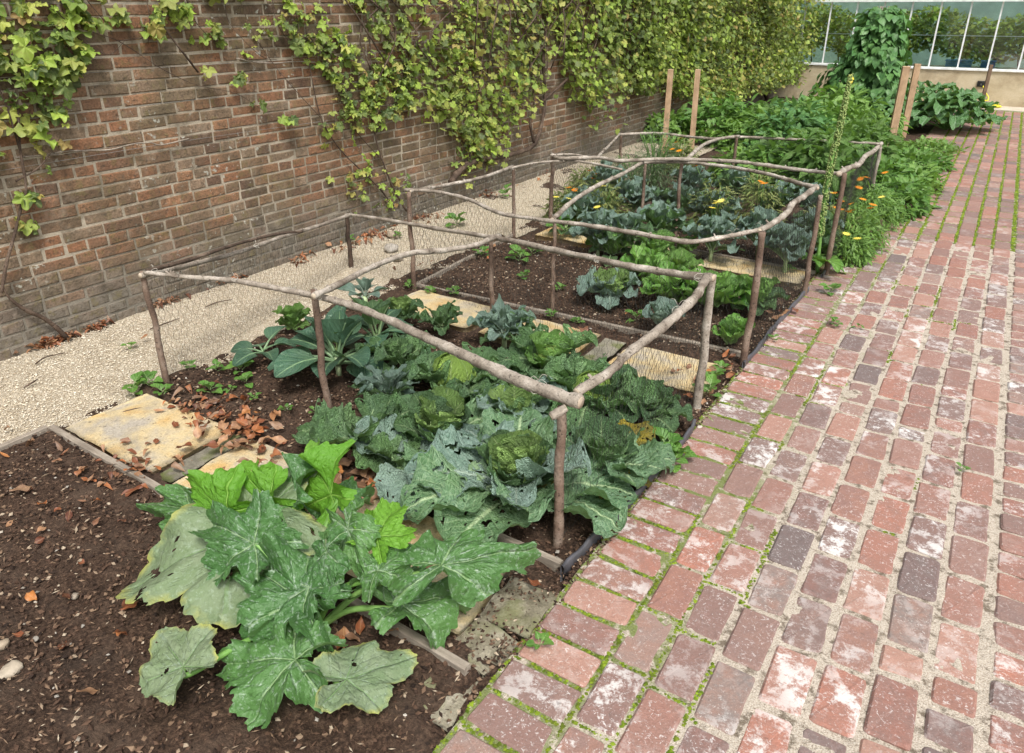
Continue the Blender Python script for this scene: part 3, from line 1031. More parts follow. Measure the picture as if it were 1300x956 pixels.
def wbrick(l, h, seed, d=.03, ch=.004):
    """front at x=0, extent along y, z"""
    rng = np.random.default_rng(seed)
    j = rng.uniform(-.0028, .0028, (4, 2))
    c = np.array([(-l / 2, -h / 2), (l / 2, -h / 2), (l / 2, h / 2), (-l / 2, h / 2)]) + j
    ci = c - np.sign(c) * ch
    fx = rng.uniform(-.0015, .0015, 4)
    V = np.vstack([np.c_[np.full(4, -d), c], np.c_[np.full(4, -ch), c], np.c_[fx, ci]])
    Fq = []
    for k in range(4):
        jn = (k + 1) % 4
        Fq += [(k, jn, jn + 4, k + 4), (k + 4, jn + 4, jn + 8, k + 8)]
    Fq.append((8, 9, 10, 11))
    return V, [np.array(Fq)]


WB = {'s': [wbrick(.213, .0535, i, ch=.005) for i in range(5)], 'h': [wbrick(.103, .0535, 20 + i, ch=.005) for i in range(5)]}
WBm = {k: [mk('brick', *t, M['wbrick'], smooth=False) for t in v] for k, v in WB.items()}
bricks = []
zc, course = -.02, 0
while zc < WH - .05:
    y = WY0 + RNG.uniform(0, .2)
    while y < WY1 - .22:
        t = 'h' if RNG.random() < (.72 if course % 5 == 2 else .30) else 's'
        L = .214 if t == 's' else .104
        bricks.append((y + L / 2, zc + .027 + RNG.normal(0, .0013), t))
        y += L + RNG.uniform(.008, .012)
    zc += .0634
    course += 1
near, rest = [], []
for bk in bricks:
    u, v = proj((WX, bk[0], bk[1])) if bk[0] > 1.2 else (-999, 0)
    (near if (-25 < u < 1000 and -10 < v < 500) else rest).append(bk)
near.sort(key=lambda q: q[0])
rest += near[300:]
near = near[:300]
for i, bk in enumerate(near):
    ob('brick', WBm[bk[2]][i % 5], wall, (RNG.uniform(-.003, .003), bk[0], bk[1]), (RNG.normal(0, .006), RNG.normal(0, .01), RNG.normal(0, .006)))
bb = Bag()
for k in 'sh':
    A = np.array([(RNG.uniform(-.003, .003), q[0], q[1]) for q in rest if q[2] == k])
    bb.scatter(WB[k], A, rotx(RNG.normal(0, .006, len(A))) @ roty(RNG.normal(0, .01, len(A))), RNG.random(len(A)))
kind(ob('far_bricks', bb.mesh('far_bricks', M['wbrick'], False), wall), 'stuff')
for z in (.895, 1.115, 1.30, 1.62):
    ys = np.linspace(WY0, WY1, 30)
    ob('training_wire', mk('training_wire', *tube([(.018 + RNG.normal(0, .004), yy, z + RNG.normal(0, .004)) for yy in ys], .0008, 4, 2), M['wire']), wall)

# ================================================================== STONE SLABS, RUBBLE, BOARDS, EDGING
def slab_mesh(w, d, h, seed, mat, n=16, rough=.004, round_=.02, name='paving_slab', top=.003):
    rng = np.random.default_rng(seed)
    xs = np.linspace(-1, 1, n)
    X, Y = np.meshgrid(xs, xs, indexing='ij')
    e = np.maximum(np.abs(X), np.abs(Y))
    cor = np.clip((np.abs(X) + np.abs(Y)) - 1.9, 0, 1)
    px = X * w / 2 * (1 - cor * .12)
    py = Y * d / 2 * (1 - cor * .12)
    nz = fnoise(np.stack([px * 9 + seed * 3, py * 9, px * 0], -1), seed, 3)
    px += rough * 1.5 * (e > .95) * fnoise(np.stack([px * 14, py * 14, px * 0 + 5], -1), seed, 2) * np.sign(X) * (np.abs(X) > .9)
    py += rough * 1.5 * (e > .95) * fnoise(np.stack([px * 14, py * 14, px * 0 + 8], -1), seed + 1, 2) * np.sign(Y) * (np.abs(Y) > .9)
    Z = top * nz - (e > .98) * .005
    V = np.stack([px, py, Z], -1).reshape(-1, 3)
    F = grid_faces(n, n)[:, ::-1]
    rim = [i * n for i in range(n)] + [(n - 1) * n + j for j in range(1, n)] + [i * n + n - 1 for i in range(n - 2, -1, -1)] + [j for j in range(n - 2, 0, -1)]
    k0 = len(V)
    V = np.vstack([V, V[rim] * (1, 1, 0) + (0, 0, -h)])
    m = len(rim)
    S = np.array([(rim[i], rim[(i + 1) % m], k0 + (i + 1) % m, k0 + i) for i in range(m)])
    return mk(name, V, [F, S], mat)


def quad_slab(name, c, w, d, z, rz, seed, mat, label, cat, h=.06, group=None, **k):
    o = ob(name, slab_mesh(w, d, h, seed, mat, name=name, **k), None, (c[0], c[1], z), (0, 0, rz))
    return tag(o, label, cat, group)


G1 = 'yellow stone slabs laid between the beds'
quad_slab('paving_slab', (-2.70, 1.43), .60, .375, .009, 0, 1, M['slab'], 'large bare yellow stone slab at the left end beside the gravel', 'paving slab', group=G1)
quad_slab('paving_slab', (-2.03, 1.43), .50, .37, .006, .01, 2, M['slab'], 'yellow stone slab behind the courgette, half buried in fallen leaves', 'paving slab', group=G1)
quad_slab('paving_slab', (-1.48, 1.42), .50, .36, .007, -.01, 3, M['slab'], 'yellow stone slab mostly hidden under the right courgette leaves', 'paving slab', group=G1)
quad_slab('paving_slab', (-1.085, 1.385), .24, .36, .016, .10, 4, M['slab'], 'narrow yellow stone slab beside the grey mortar rubble near the path', 'paving slab', group=G1)
quad_slab('paving_slab', (-2.345, 1.43), .09, .36, -.004, .01, 5, M['jstrip'], 'mossy grey stone strip right of the large bare slab', 'paving slab')
quad_slab('paving_slab', (-2.50, 3.16), .60, .34, .014, 0, 6, M['slab'], 'yellow stone slab behind the smooth dark brassica, left in the second strip', 'paving slab', group=G1)
quad_slab('paving_slab', (-1.83, 3.15), .58, .33, .012, 0, 7, M['slab'], 'middle yellow stone slab of the second strip with a curled brown leaf', 'paving slab', group=G1)
quad_slab('paving_slab', (-1.45, 3.14), .12, .33, .004, 0, 8, M['jstrip'], 'grey mossy stone strip in the second row of slabs', 'paving slab')
quad_slab('paving_slab', (-1.11, 3.12), .50, .34, .012, 0, 9, M['slab'], 'yellow stone slab beside the right corner post of the front cage', 'paving slab', group=G1)
quad_slab('paving_slab', (-2.55, 4.92), .55, .32, .012, 0, 10, M['slab'], 'yellow stone slab at the left end of the third strip', 'paving slab', group=G1)
quad_slab('paving_slab', (-1.88, 4.90), .60, .32, .012, 0, 11, M['slab'], 'yellow stone slab under the middle of the second cage back rail', 'paving slab', group=G1)
quad_slab('paving_slab', (-1.18, 4.85), .68, .30, .012, 0, 12, M['slab'], 'yellow stone slab in the third strip near the leaning mullein', 'paving slab', group=G1)
quad_slab('mortar_lump', (-0.875, 1.42), .17, .20, .000, .06, 21, M['concrete'], 'larger rough grey mortar patch between the yellow slab end and the bricks', 'mortar patch', top=.011, n=30, rough=.006)
quad_slab('mortar_lump', (-0.885, 1.235), .15, .16, -.002, -.1, 22, M['concrete'], 'rough grey mortar patch nearest the board end', 'mortar patch', top=.011, n=30, rough=.006)
quad_slab('mortar_lump', (-0.88, 1.06), .13, .16, -.004, .1, 24, M['concrete'], 'low mortar patch beside the front bricks past the board end', 'mortar patch', top=.010, n=24, rough=.006)

path_ = path
V, F = box(-2.2, 6.2, 15.64, 17.2, -.03, .002)
kind(ob('terrace', mk('terrace', V, F, M['pave'], smooth=False)), 'structure')


def board(p0, p1, h, t, label, z0=-.05, cat='board', name='edging_board', mat='board', group='wooden edging boards of the beds'):
    p0, p1 = Vector(p0), Vector(p1)
    L = (p1 - p0).length
    n = 20
    bag = Bag()
    xs = np.linspace(0, L, n)
    wob = fnoise(np.c_[xs * 3, xs * 0 + p0.y, xs * 0], 3, 2) * .004
    sec = np.array([(-t / 2, z0), (t / 2, z0), (t / 2, h - .003), (t / 2 - .003, h), (-t / 2 + .003, h), (-t / 2, h - .003)])
    V = np.array([[(x, s[0] + w, s[1] + w * .5) for s in sec] for x, w in zip(xs, wob)]).reshape(-1, 3)
    F = grid_faces(n, 6, 0, True)[:, ::-1]
    caps = np.array([[5, 4, 3, 2, 1, 0], [(n - 1) * 6 + k for k in range(6)]])
    me = mk(name, V, [F, caps], M[mat], smooth=False)
    o = ob(name, me, None, (p0.x, p0.y, 0), (0, 0, math.atan2(p1.y - p0.y, p1.x - p0.x)))
    return tag(o, label, cat, group)


board((-3.03, 1.215), (-0.86, 1.135), .028, .026, 'weathered board along the front of the first stone slabs')
board((-3.045, -.9), (-3.045, 1.20), .028, .026, 'weathered board between the front soil bed and the gravel')
board((-2.86, 3.385), (-0.82, 3.47), .022, .022, 'weathered board along the front of the second cage bed')
board((-2.87, 3.40), (-2.96, 4.66), .022, .022, 'weathered board at the left side of the second cage bed')
board((-2.95, 5.06), (-0.80, 4.99), .022, .022, 'weathered board along the front of the far flower bed')
board((-1.30, 1.655), (-0.855, 1.635), .012, .022, 'short board under the big savoy leaves by the corner post')


def edging(pts, label):
    P, _ = smooth_path([(*p, 0) for p in pts], [1] * len(pts), 6)
    V = []
    T = np.gradient(P, axis=0)
    T /= np.linalg.norm(T, axis=1)[:, None]
    for i, (p, t) in enumerate(zip(P, T)):
        nrm = np.array([t[1], -t[0], 0])
        z = .030 + .006 * math.sin(i * 1.3)
        for a, zz in ((-.004, -.05), (-.006, z - .006), (-.004, z), (.004, z + .001), (.007, z - .006), (.004, -.05)):
            V.append(p + nrm * a + np.array([0, 0, zz]))
    n = len(P)
    F = grid_faces(n, 6, 0, True)
    caps = np.array([[0, 1, 2, 3, 4, 5], [(n - 1) * 6 + k for k in (5, 4, 3, 2, 1, 0)]])
    o = ob('edging_strip', mk('edging_strip', np.array(V), [F, caps], M['plastic']))
    return tag(o, label, 'edging strip', 'black edging strips along the brick path')


edging([(-.835, 1.60), (-.822, 1.78), (-.805, 1.95), (-.800, 2.12), (-.795, 2.36), (-.79, 2.58), (-.80, 2.68)], 'black plastic edging strip beside the front cage bed')
edging([(-.79, 3.34), (-.785, 3.6), (-.79, 3.85), (-.78, 4.1), (-.775, 4.45), (-.765, 4.60)], 'black plastic edging strip beside the second cage bed')
edging([(-.75, 4.92), (-.745, 5.2), (-.735, 5.5), (-.72, 5.9), (-.71, 6.6)], 'black plastic edging strip beside the orange flowers')

# ================================================================== CAGES
def rail(parent, pix, z0, z1, r0, r1, kn_=3, mat='bark', name="rail", kn=None, seed=0):
    kn = kn_ * 2 if kn is None else kn
    n_ = len(pix)
    zs = [z0 + (z1 - z0) * i / (n_ - 1) for i in range(n_)]
    P = [gp(u, v, z) for (u, v), z in zip(pix, zs)]
    V, F = tube(P, list(np.linspace(r0, r1, n_)), 10, 9, .26, seed)
    bag = Bag().add(V, F)
    rng = random.Random(seed + 50)
    for _ in range(kn):        # cut side twigs / knots
        i = rng.randrange(1, n_ - 1)
        p = np.array(P[i]) * .6 + np.array(P[i - 1]) * .4
        d = np.array([rng.uniform(-.7, .7), rng.uniform(-.7, .7), rng.uniform(.2, .8)])
        r = (r0 + r1) / 2
        V, F = tube([p, p + d * r * 2.0], [r * .45, r * .3], 6, 1)
        bag.add(V, F)
    ro = ob(name, bag.mesh(name, M[mat]), parent)
    if mat == 'bark' and name == 'rail':
        for q, q2, rr in ((P[-1], P[-2], r1), (P[0], P[1], r0)):
            d = (q - q2).normalized()
            ob('cut_end', mk('cut_end', *tube([q + d * .0005, q + d * .002], rr * .86, 10, 1), M['cut']), ro)
    return ro


def top_at(u, v, b):
    d = ray(u, v)
    t = (d.x * b.x + d.y * b.y) / (d.x ** 2 + d.y ** 2)
    return CAM_H + d.z * t


def cpost(parent, base, top, r, seed, mat='post', sway=.0055):
    b = gp(*base)
    z = top_at(top[0], top[1], b)
    e = Vector((b.x, b.y, z))
    rng = random.Random(seed)
    pts = [b + Vector((0, 0, -.06))]
    for k in range(1, 5):
        t = k / 5
        pts.append(b.lerp(e, t) + Vector((rng.uniform(-sway, sway), rng.uniform(-sway, sway), 0)))
    pts.append(e + Vector((0, 0, .015)))
    V, F = tube(pts, [r * 1.1, r * 1.05, r, r * .97, r * .93, r * .9], 10, 4, .15, seed)
    ob('post', mk('post', V, F, M[mat]), parent)
    return e


def tie(parent, p, r, seed):
    rng = random.Random(seed)
    bag = Bag()
    for k in range(3):
        a = rng.uniform(-.4, .4)
        pts = []
        for j in range(9):
            t = j / 8 * 2 * PI
            pts.append((p[0] + math.cos(t) * r * 1.12, p[1] + math.sin(t) * r * 1.12, p[2] + math.sin(t + k * 2) * r * .5 - .004 * k))
        bag.add(*tube(pts, .0010, 4, 1))
    for k in range(2):
        q = np.array(p) + [rng.uniform(-.03, .03), rng.uniform(-.02, .02), rng.uniform(0, .03)]
        bag.add(*tube([np.array(p) + [0, 0, r], (np.array(p) + q) / 2 + [0, 0, r + .008], q + [0, 0, r * .6]], .0008, 4, 2))
    ob('twine', bag.mesh('twine', M['twine']), parent)


def net_side(bag, a, b, za, zb, cell=.026, zlo=-.0):
    """hexagonal wire netting on the vertical face from a to b (2-D points)"""
    a, b = np.array(a[:2], float), np.array(b[:2], float)
    L = np.linalg.norm(b - a)
    t = (b - a) / L
    nrm = np.array([t[1], -t[0]])
    nc = int(L / cell)
    r = .00075
    for i in range(nc):
        s0 = (i + .5) / nc * L
        ztop = za + (zb - za) * s0 / L
        nz = max(3, int((ztop - zlo) / (cell * .62)))
        k = np.arange(nz + 1)
        zz = zlo + (ztop - zlo) * k / nz
        off = np.where((k // 2) % 2 == 0, -1, 1) * cell * .46 * (1 if i % 2 else -1) * (1 if True else 0)
        off = off * .5
        bow = .012 * math.sin(s0 * 5) + .008 * np.sin(zz * 9 + s0 * 3)
        P = np.c_[a[0] + t[0] * (s0 + off) + nrm[0] * bow, a[1] + t[1] * (s0 + off) + nrm[1] * bow, zz]
        tt = np.array([t[0], t[1], 0])
        n3 = np.array([nrm[0], nrm[1], 0])
        V = np.stack([P + tt * r, P - tt * r * .5 + n3 * r, P - tt * r * .5 - n3 * r], 1).reshape(-1, 3)
        bag.add(V, grid_faces(nz + 1, 3, 0, True))
    # a few horizontal selvedge wires
    for zf in (0.02, .98):
        P = []
        for i in range(13):
            f = i / 12
            P.append((a[0] + (b[0] - a[0]) * f, a[1] + (b[1] - a[1]) * f, zlo + ((za + (zb - za) * f) - zlo) * zf))
        bag.add(*tube(P, .0007, 3, 1))


def build_cage(label, posts, rails, nets, rad=.013, ties=()):
    cx = sum(gp(*p[0]).x for p in posts) / len(posts)
    cg = thing('fruit_cage', label, 'netting frame', (0, 0, 0), 0, 'rustic stick frames over the vegetable beds')
    for i, p in enumerate(posts):
        cpost(cg, p[0], p[1], p[2] if len(p) > 2 else rad, i * 3 + len(label), p[3] if len(p) > 3 else 'post')
    for i, r in enumerate(rails):
        rail(cg, *r, seed=i + 7 * len(label))
    bag = Bag()
    for nt in nets:
        net_side(bag, *nt)
    kind(ob('wire_netting', bag.mesh('wire_netting', M['net']), cg), 'stuff')
    for i, (u, v, z, r) in enumerate(ties):
        tie(cg, gp(u, v, z), r, i)
    return cg


A, B_, C_, D_, E_, F_ = (-3.01, 1.73), (-2.1, 1.87), (-.92, 1.72), (-.85, 2.85), (-2.19, 3.23), (-3.52, 3.48)
build_cage('front rustic stick frame over the big cabbages with the thick near rail', [
    ((212, 487), (193, 347), .014), ((418, 536), (401, 372), .015), ((708, 690), (710, 522), .016), ((885, 517), (888, 352), .018, 'bark'),
    ((625, 402), (627, 302), .013), ((446, 337), (440, 276), .015, 'vstem')], [
    ([(183, 346), (240, 352), (296, 356), (350, 366), (402, 376), (450, 389), (495, 407), (545, 430), (590, 451), (640, 474), (690, 495), (737, 511)], .56, .55, .009, .0215),
    ([(398, 376), (432, 360), (475, 338), (520, 322), (560, 318), (600, 312), (634, 299)], .60, .50, .013, .013),
    ([(732, 498), (770, 474), (800, 447), (830, 424), (862, 397), (885, 374), (897, 352)], .55, .62, .015, .017),
    ([(439, 272), (470, 276), (515, 283), (560, 291), (600, 297), (650, 306), (720, 321), (800, 338), (860, 348), (906, 353)], .36, .62, .009, .017),
    ([(178, 350), (215, 342), (262, 331), (310, 318), (360, 300), (400, 288), (446, 272)], .54, .37, .013, .011, 3, 'bark'),
    ([(186, 344), (240, 330), (300, 310), (352, 297), (384, 294)], .56, .47, .010, .007, 5, 'vstem'),
    ([(700, 529), (718, 518)], .53, .55, .013, .013, 6, 'bark', 'rail', 0)],
    [(A, F_, .54, .35), (F_, E_, .35, .46), (E_, D_, .46, .60), (C_, D_, .52, .60)],
    ties=[(195, 344, .56, .014), (298, 354, .57, .012), (370, 365, .57, .014), (402, 375, .59, .016), (683, 491, .55, .024), (860, 394, .60, .018), (888, 352, .62, .02),
          (758, 330, .55, .013), (440, 273, .37, .014), (325, 311, .5, .012)])
G_, G2, H_, I_, J_, K_ = (-2.86, 3.35), (-2.95, 4.66), (-1.9, 3.41), (-.8, 3.38), (-.78, 4.54), (-2.17, 5.27)
build_cage('middle rustic stick frame over the nearly bare lettuce bed', [
    ((526, 367), (520, 247), .015), ((652, 300), (651, 213), .014), ((701, 402), (703, 284), .011), ((944, 463), (961, 298), .017),
    ((1020, 374), (1027, 250), .015), ((813, 297), (812, 208), .012)], [
    ([(514, 241), (550, 243), (592, 252), (618, 264), (640, 272), (672, 277), (703, 281), (740, 285), (790, 293), (848, 303), (878, 307), (929, 299), (968, 291)], .61, .67, .0105, .0105),
    ([(521, 243), (560, 236), (610, 226), (650, 212)], .61, .55, .009, .012),
    ([(650, 213), (687, 206), (735, 205), (789, 215)], .55, .56, .008, .009),
    ([(701, 279), (730, 253), (760, 235), (790, 221), (816, 206)], .58, .57, .014, .013),
    ([(814, 207), (840, 206), (870, 206), (900, 209), (932, 213), (975, 221), (1005, 230), (1038, 239)], .56, .63, .010, .013),
    ([(964, 293), (985, 281), (1000, 269), (1006, 259), (1022, 248), (1036, 237)], .67, .63, .013, .017)],
    [(G_, H_, .60, .56), (H_, I_, .56, .66), (G_, G2, .60, .53), (G2, K_, .53, .54), (K_, J_, .54, .61), (I_, J_, .66, .61)],
    ties=[(614, 259, .6, .012), (650, 213, .55, .014), (702, 279, .58, .014), (966, 291, .67, .015), (929, 299, .65, .012)])
H2_, L_, M_, N_, O_, P_ = (-2.85, 5.05), (-1.9, 5.31), (-.74, 5.04), (-.85, 7.54), (-3.37, 7.46), (-2.1, 7.34)
build_cage('farthest rustic stick frame over the blue kale and marigolds', [
    ((699, 290), (702, 199), .016), ((857, 302), (870, 205), .014), ((1049, 348), (1063, 222), .016), ((1105, 250), (1112, 188), .018, 'bark'),
    ((786, 215), (786, 173), .015), ((928, 235), (930, 175), .015)], [
    ([(700, 196), (712, 201), (758, 200), (788, 204), (841, 202), (888, 203), (934, 205), (974, 210), (1010, 215), (1048, 219), (1068, 221)], .57, .64, .013, .013),
    ([(699, 197), (726, 196), (745, 199), (762, 200)], .58, .58, .008, .008),
    ([(757, 201), (772, 186), (787, 170)], .57, .40, .012, .011),
    ([(785, 171), (832, 169), (870, 173), (905, 176), (940, 174), (985, 176), (1030, 178), (1070, 180), (1118, 183)], .38, .46, .014, .013),
    ([(871, 203), (884, 191), (897, 182), (915, 176), (938, 173)], .58, .48, .015, .014),
    ([(1064, 221), (1078, 213), (1090, 209), (1098, 199), (1110, 191), (1119, 182)], .64, .46, .018, .018)],
    [(H2_, L_, .57, .57), (L_, M_, .57, .64), (H2_, O_, .57, .36), (O_, P_, .36, .46), (P_, N_, .46, .44), (M_, N_, .64, .44)])

# ================================================================== STAKES
def stake(name, base, top, w, label, mat='stake', rz=.3):
    b = gp(*base)
    z = top_at(*top, b)
    # lean so that the top lands where it is seen
    dxy = Vector((0, 0, 0))
    bag = Bag()
    V, F = box(-w / 2, w / 2, -w / 2, w / 2, -.1, z, .004)
    o = ob(name, mk(name, V, F, M[mat], smooth=False), None, b, (RNG.normal(0, .008), RNG.normal(0, .008), rz))
    return tag(o, label, 'stake', 'pale timber stakes standing in the beds' if mat == 'stake' else None)


stake('timber_stake', (843, 196), (848, 88), .062, 'left timber stake of the pair standing against the vine covered wall')
stake('timber_stake', (877, 198), (882, 88), .060, 'right timber stake of the pair standing against the vine covered wall')
stake('timber_stake', (1128, 195), (1147, 84), .078, 'nearer and thicker timber stake between the path and the bean plants')
stake('timber_stake', (1146, 172), (1163, 81), .074, 'farther timber stake just behind the thick one by the path')
stake('thin_stake', (1244, 140), (1255, 82), .05, 'thin dark stake at the far left corner of the brick path', 'darkstake')


# ================================================================== GREENHOUSE
GY = 16.3
gh = thing('greenhouse', 'lean-to greenhouse with white glazing bars on a low ochre wall', 'greenhouse', (0, GY, 0))
x0, x1 = -6.5, 6.0
V, F = box(x0, x1, 0, .22, -.1, .575)
ob('base_wall', mk('base_wall', V, F, M['render'], smooth=False), gh)
V, F = box(x0, x1, -.03, .25, .577, .615, .006)
ob('sill', mk('sill', V, F, M['paint'], smooth=False), gh)
V, F = box(x0, x1, -.06, .12, 1.70, 1.78, .01)
ob('gutter', mk('gutter', V, F, M['paint'], smooth=False), gh)
V, F = box(x0, x1, 3.4, 3.6, -.1, 3.9)
ob('back_wall', mk('back_wall', V, F, M['inner'], smooth=False), gh)
for xx in (x0, x1 - .1):
    V, F = box(xx, xx + .1, .23, 3.39, -.1, 1.75)
    ob('end_wall', mk('end_wall', V, F, M['inner'], smooth=False), gh)
V, F = box(x0, x1, .08, .10, 1.14, 1.155)
ob('purlin', mk('purlin', V, F, M['paint'], smooth=False), gh)
xb = np.arange(-6.43, 5.9, .465)
bar = mk('glazing_bar', *box(-.0125, .0125, 0, .04, .616, 1.70), M['paint'], smooth=False)
pane = mk('glass_pane', *box(-.218, .218, -.002, .002, .617, 1.698), M['glass'], smooth=False)
sl = math.atan2(2.0, 3.3)
rb = mk('roof_bar', *box(-.0125, .0125, 0, 3.86, 0, .035), M['paint'], smooth=False)
rp = mk('roof_pane', *box(-.218, .218, 0, 3.86, .0, .004), M['glass'], smooth=False)
for x in xb:
    ob('glazing_bar', bar, gh, (x, .02, 0))
    ob('glass_pane', pane, gh, (x + .2325, .035, 0))
    ob('roof_bar', rb, gh, (x, .05, 1.785), (sl, 0, 0))
    ob('roof_pane', rp, gh, (x + .2325, .05, 1.79), (sl, 0, 0))
# plants inside, crates
n = 15000
pos = np.c_[RNG.uniform(-5.5, 4.5, n), GY + RNG.uniform(.7, 1.6, n), 0.70 + .85 * RNG.beta(1.5, 1.5, n)]
pos[:, 2] += .12 * np.sin(pos[:, 0] * 3.1)
VL = [ivyleaf(k) for k in range(6)]
t = thing('indoor_vine', 'leafy green vine growing in a band behind the greenhouse glass', 'vine', (0, GY + 1.1, 0))
o = ob('foliage', Bag().scatter(VL, pos, randR(n, 1.2, (.035, .075)), RNG.random(n)).mesh('foliage', M['vine']), t)
kind(o, 'stuff')
o.location = (0, -(GY + 1.1), 0)
for k in range(10):
    x = -5.2 + k * 1.05
    ob('stem', mk('stem', *tube([(x, .1, 0), (x + .05, 0, .4), (x - .04, .05, 1.0), (x + .1, 0, 1.5)], .014, 6, 3), M['vstem']), t)
for (cx, cw, cz, lb) in ((-.87, .42, .60, 'blue crate on the bench inside the greenhouse, left one'), (-.40, .22, .60, 'small blue crate on the bench inside the greenhouse, right one')):
    t = thing('plant_crate', lb, 'crate', (cx, GY + .55, 0))
    ob('crate_body', mk('crate_body', *box(-cw / 2, cw / 2, -.12, .12, cz, cz + .10, .005), M['blue'], smooth=False), t)
    ob('crate_rim', mk('crate_rim', *box(-cw / 2 - .015, cw / 2 + .015, -.135, .135, cz + .102, cz + .122, .004), M['blue'], smooth=False), t)
t = thing('potting_bench', 'low bench along the inside of the greenhouse glass', 'bench', (-.5, GY + .55, 0))
ob('bench_top', mk('bench_top', *box(-1.6, 1.6, -.28, .28, .56, .597, .003), M['board'], smooth=False), t)
for sx in (-1.5, 1.5):
    for sy in (-.24, .24):
        ob('leg', mk('leg', *box(sx - .02, sx + .02, sy - .02, sy + .02, -.05, .558), M['board'], smooth=False), t)
# hose
hp = []
for k in range(90):
    a = k / 90 * 2 * PI * 4.5
    r = .20 + .03 * math.sin(k * .7)
    hp.append((-.30 + r * 1.2 * math.cos(a), 15.98 + r * .6 * math.sin(a), .012 + .0008 * k * (.6 + .2 * math.sin(k))))
hp += [(-.25, 16.2, .10), (-.30, 16.255, .20), (-.38, 16.24, .33)]
tag(ob('garden_hose', mk('garden_hose', *tube(hp, .011, 6, 2), M['hose'])), 'yellow garden hose coiled at the foot of the greenhouse wall', 'hose')
t = thing('wall_tap', 'small black tap on the low greenhouse wall above the hose', 'tap', (-.42, GY - .005, .36))
ob('tap_body', mk('tap_body', *tube([(0, 0, 0), (0, -.05, 0), (0, -.08, -.03)], .016, 8, 3), M['black']), t)
ob('tap_handle', mk('tap_handle', *tube([(-.05, -.045, .035), (.05, -.045, .035)], .009, 6, 2), M['black']), t)
ob('bracket', mk('bracket', *box(-.06, .06, -.012, .0, -.05, .05), M['black'], smooth=False), t)


# ================================================================== WALL VINES
LOWX = np.array([-60, 0, 60, 95, 100, 165, 290, 300, 380, 425, 440, 470, 520, 560, 590, 620, 645, 660, 700, 745, 790, 840, 880, 905, 930, 960, 985, 1020, 1060, 1110])
LOWY = np.array([205, 215, 205, 150, 20, 12, 66, 22, 66, 110, 172, 168, 158, 152, 205, 215, 160, 138, 125, 140, 120, 118, 135, 150, 120, 150, 125, 108, 96, 88])


def vine_density(u, v):
    low = np.interp(u, LOWX, LOWY)
    d = np.clip((low - v) / 26, 0, 1)
    core = np.interp(u, [-60, 60, 95, 110, 160, 200, 290, 310, 420, 450, 560, 700, 1100], [.75, .55, .25, .08, .10, .5, .4, .12, .2, .42, .62, .9, 1])
    return d * core


PLANTS = [  # y-range on the wall, label, stems (pixel paths on the wall), radius
    ('wall_vine', -9, 2.25, 'vine at the far left with bright lobed leaves and a bare curved stem', [
        [(86, 430), (62, 408), (30, 392), (12, 378), (2, 362)], [(2, 372), (8, 335), (20, 292), (28, 258), (33, 238), (26, 190), (22, 130), (14, 60)],
        [(20, 230), (50, 212), (70, 185)], [(28, 200), (10, 140), (-10, 90)]], .011),
    ('wall_vine', 2.25, 4.15, 'sparse thin stemmed creeper trailing over the bare brick', [
        [(500, 262), (478, 235), (455, 213), (432, 190), (412, 160), (402, 130), (392, 80), (380, 40), (374, 0)],
        [(60, 4), (95, 33), (150, 52), (205, 87), (250, 108), (300, 119), (338, 143)], [(40, 32), (85, 34), (95, 45), (125, 65), (142, 68), (158, 52)],
        [(408, 150), (380, 120), (350, 85), (320, 40), (305, 0)], [(110, 0), (135, 30), (143, 45)], [(75, -5), (82, 20), (92, 30)], [(185, -5), (190, 25), (188, 55)], [(235, -5), (250, 30), (280, 60)], [(285, -5), (292, 30), (330, 70), (352, 76)], [(345, -5), (352, 30), (372, 60)], [(150, 52), (200, 45), (240, 38)]], .0055),
    ('wall_vine', 4.15, 5.15, 'creeper with mixed green and reddish leaves left of the thick curved stem', [
        [(516, 268), (500, 240), (486, 205), (476, 172), (468, 120), (470, 60), (460, 0)], [(476, 172), (500, 120), (520, 60), (540, 0)], [(486, 205), (440, 150), (432, 100)]], .007),
    ('wall_vine', 5.15, 7.6, 'big leafy vine with a thick curved grey stem low on the wall', [
        [(572, 232), (585, 215), (605, 204), (640, 198), (668, 190), (680, 180), (688, 155), (692, 124), (690, 60), (700, 0)],
        [(678, 182), (673, 155), (678, 128), (670, 60), (660, 0)], [(596, 208), (598, 160), (610, 90), (620, 10)], [(688, 130), (730, 90), (770, 40), (800, 0)]], .026),
    ('wall_vine', 7.6, 10.4, 'dense vine above the pair of stakes', [
        [(899, 166), (898, 148), (903, 130), (912, 112), (905, 60), (900, 10)], [(899, 160), (910, 142), (914, 120), (925, 60)], [(800, 118), (800, 60), (810, 0)]], .026),
    ('wall_vine', 10.4, 22, 'tall yellow green vine at the far end of the wall with a dark forked trunk', [
        [(976, 139), (972, 118), (964, 95), (968, 60), (975, 10)], [(973, 122), (983, 104), (990, 60)], [(1030, 110), (1030, 60), (1030, 10)]], .04),
]
big_leaf = [palmate(R=.5, lobes=5, depth=.38, ser=.12, nser=5, nr=4, nt=34, sinus=.9, fold=.15, wave=.06, cup=-.25, seed=k, raw=True) for k in range(5)]
big_me = [mk('leaf', *(q[0], q[1]), M['vine'], q[2]) for q in big_leaf]
small_leaf = [ivyleaf(k, .25) for k in range(6)]
mirror = []
N = 70000
Yw = 1.0 + 15.3 * RNG.random(N) ** 1.0
Zw = RNG.uniform(.25, 2.72, N)
ok = np.zeros(N, bool)
u, v = proj(np.c_[np.full(N, WX), Yw, Zw])
dens = vine_density(u, v)
clump = fnoise(np.c_[Yw * 2.6, Zw * 2.6, Yw * 0], 31, 3)
thr = np.clip(dens + clump * .9 * (dens < .97) + np.where(dens >= .97, clump * 1.0, 0), 0, 1) * (dens > 0.01)
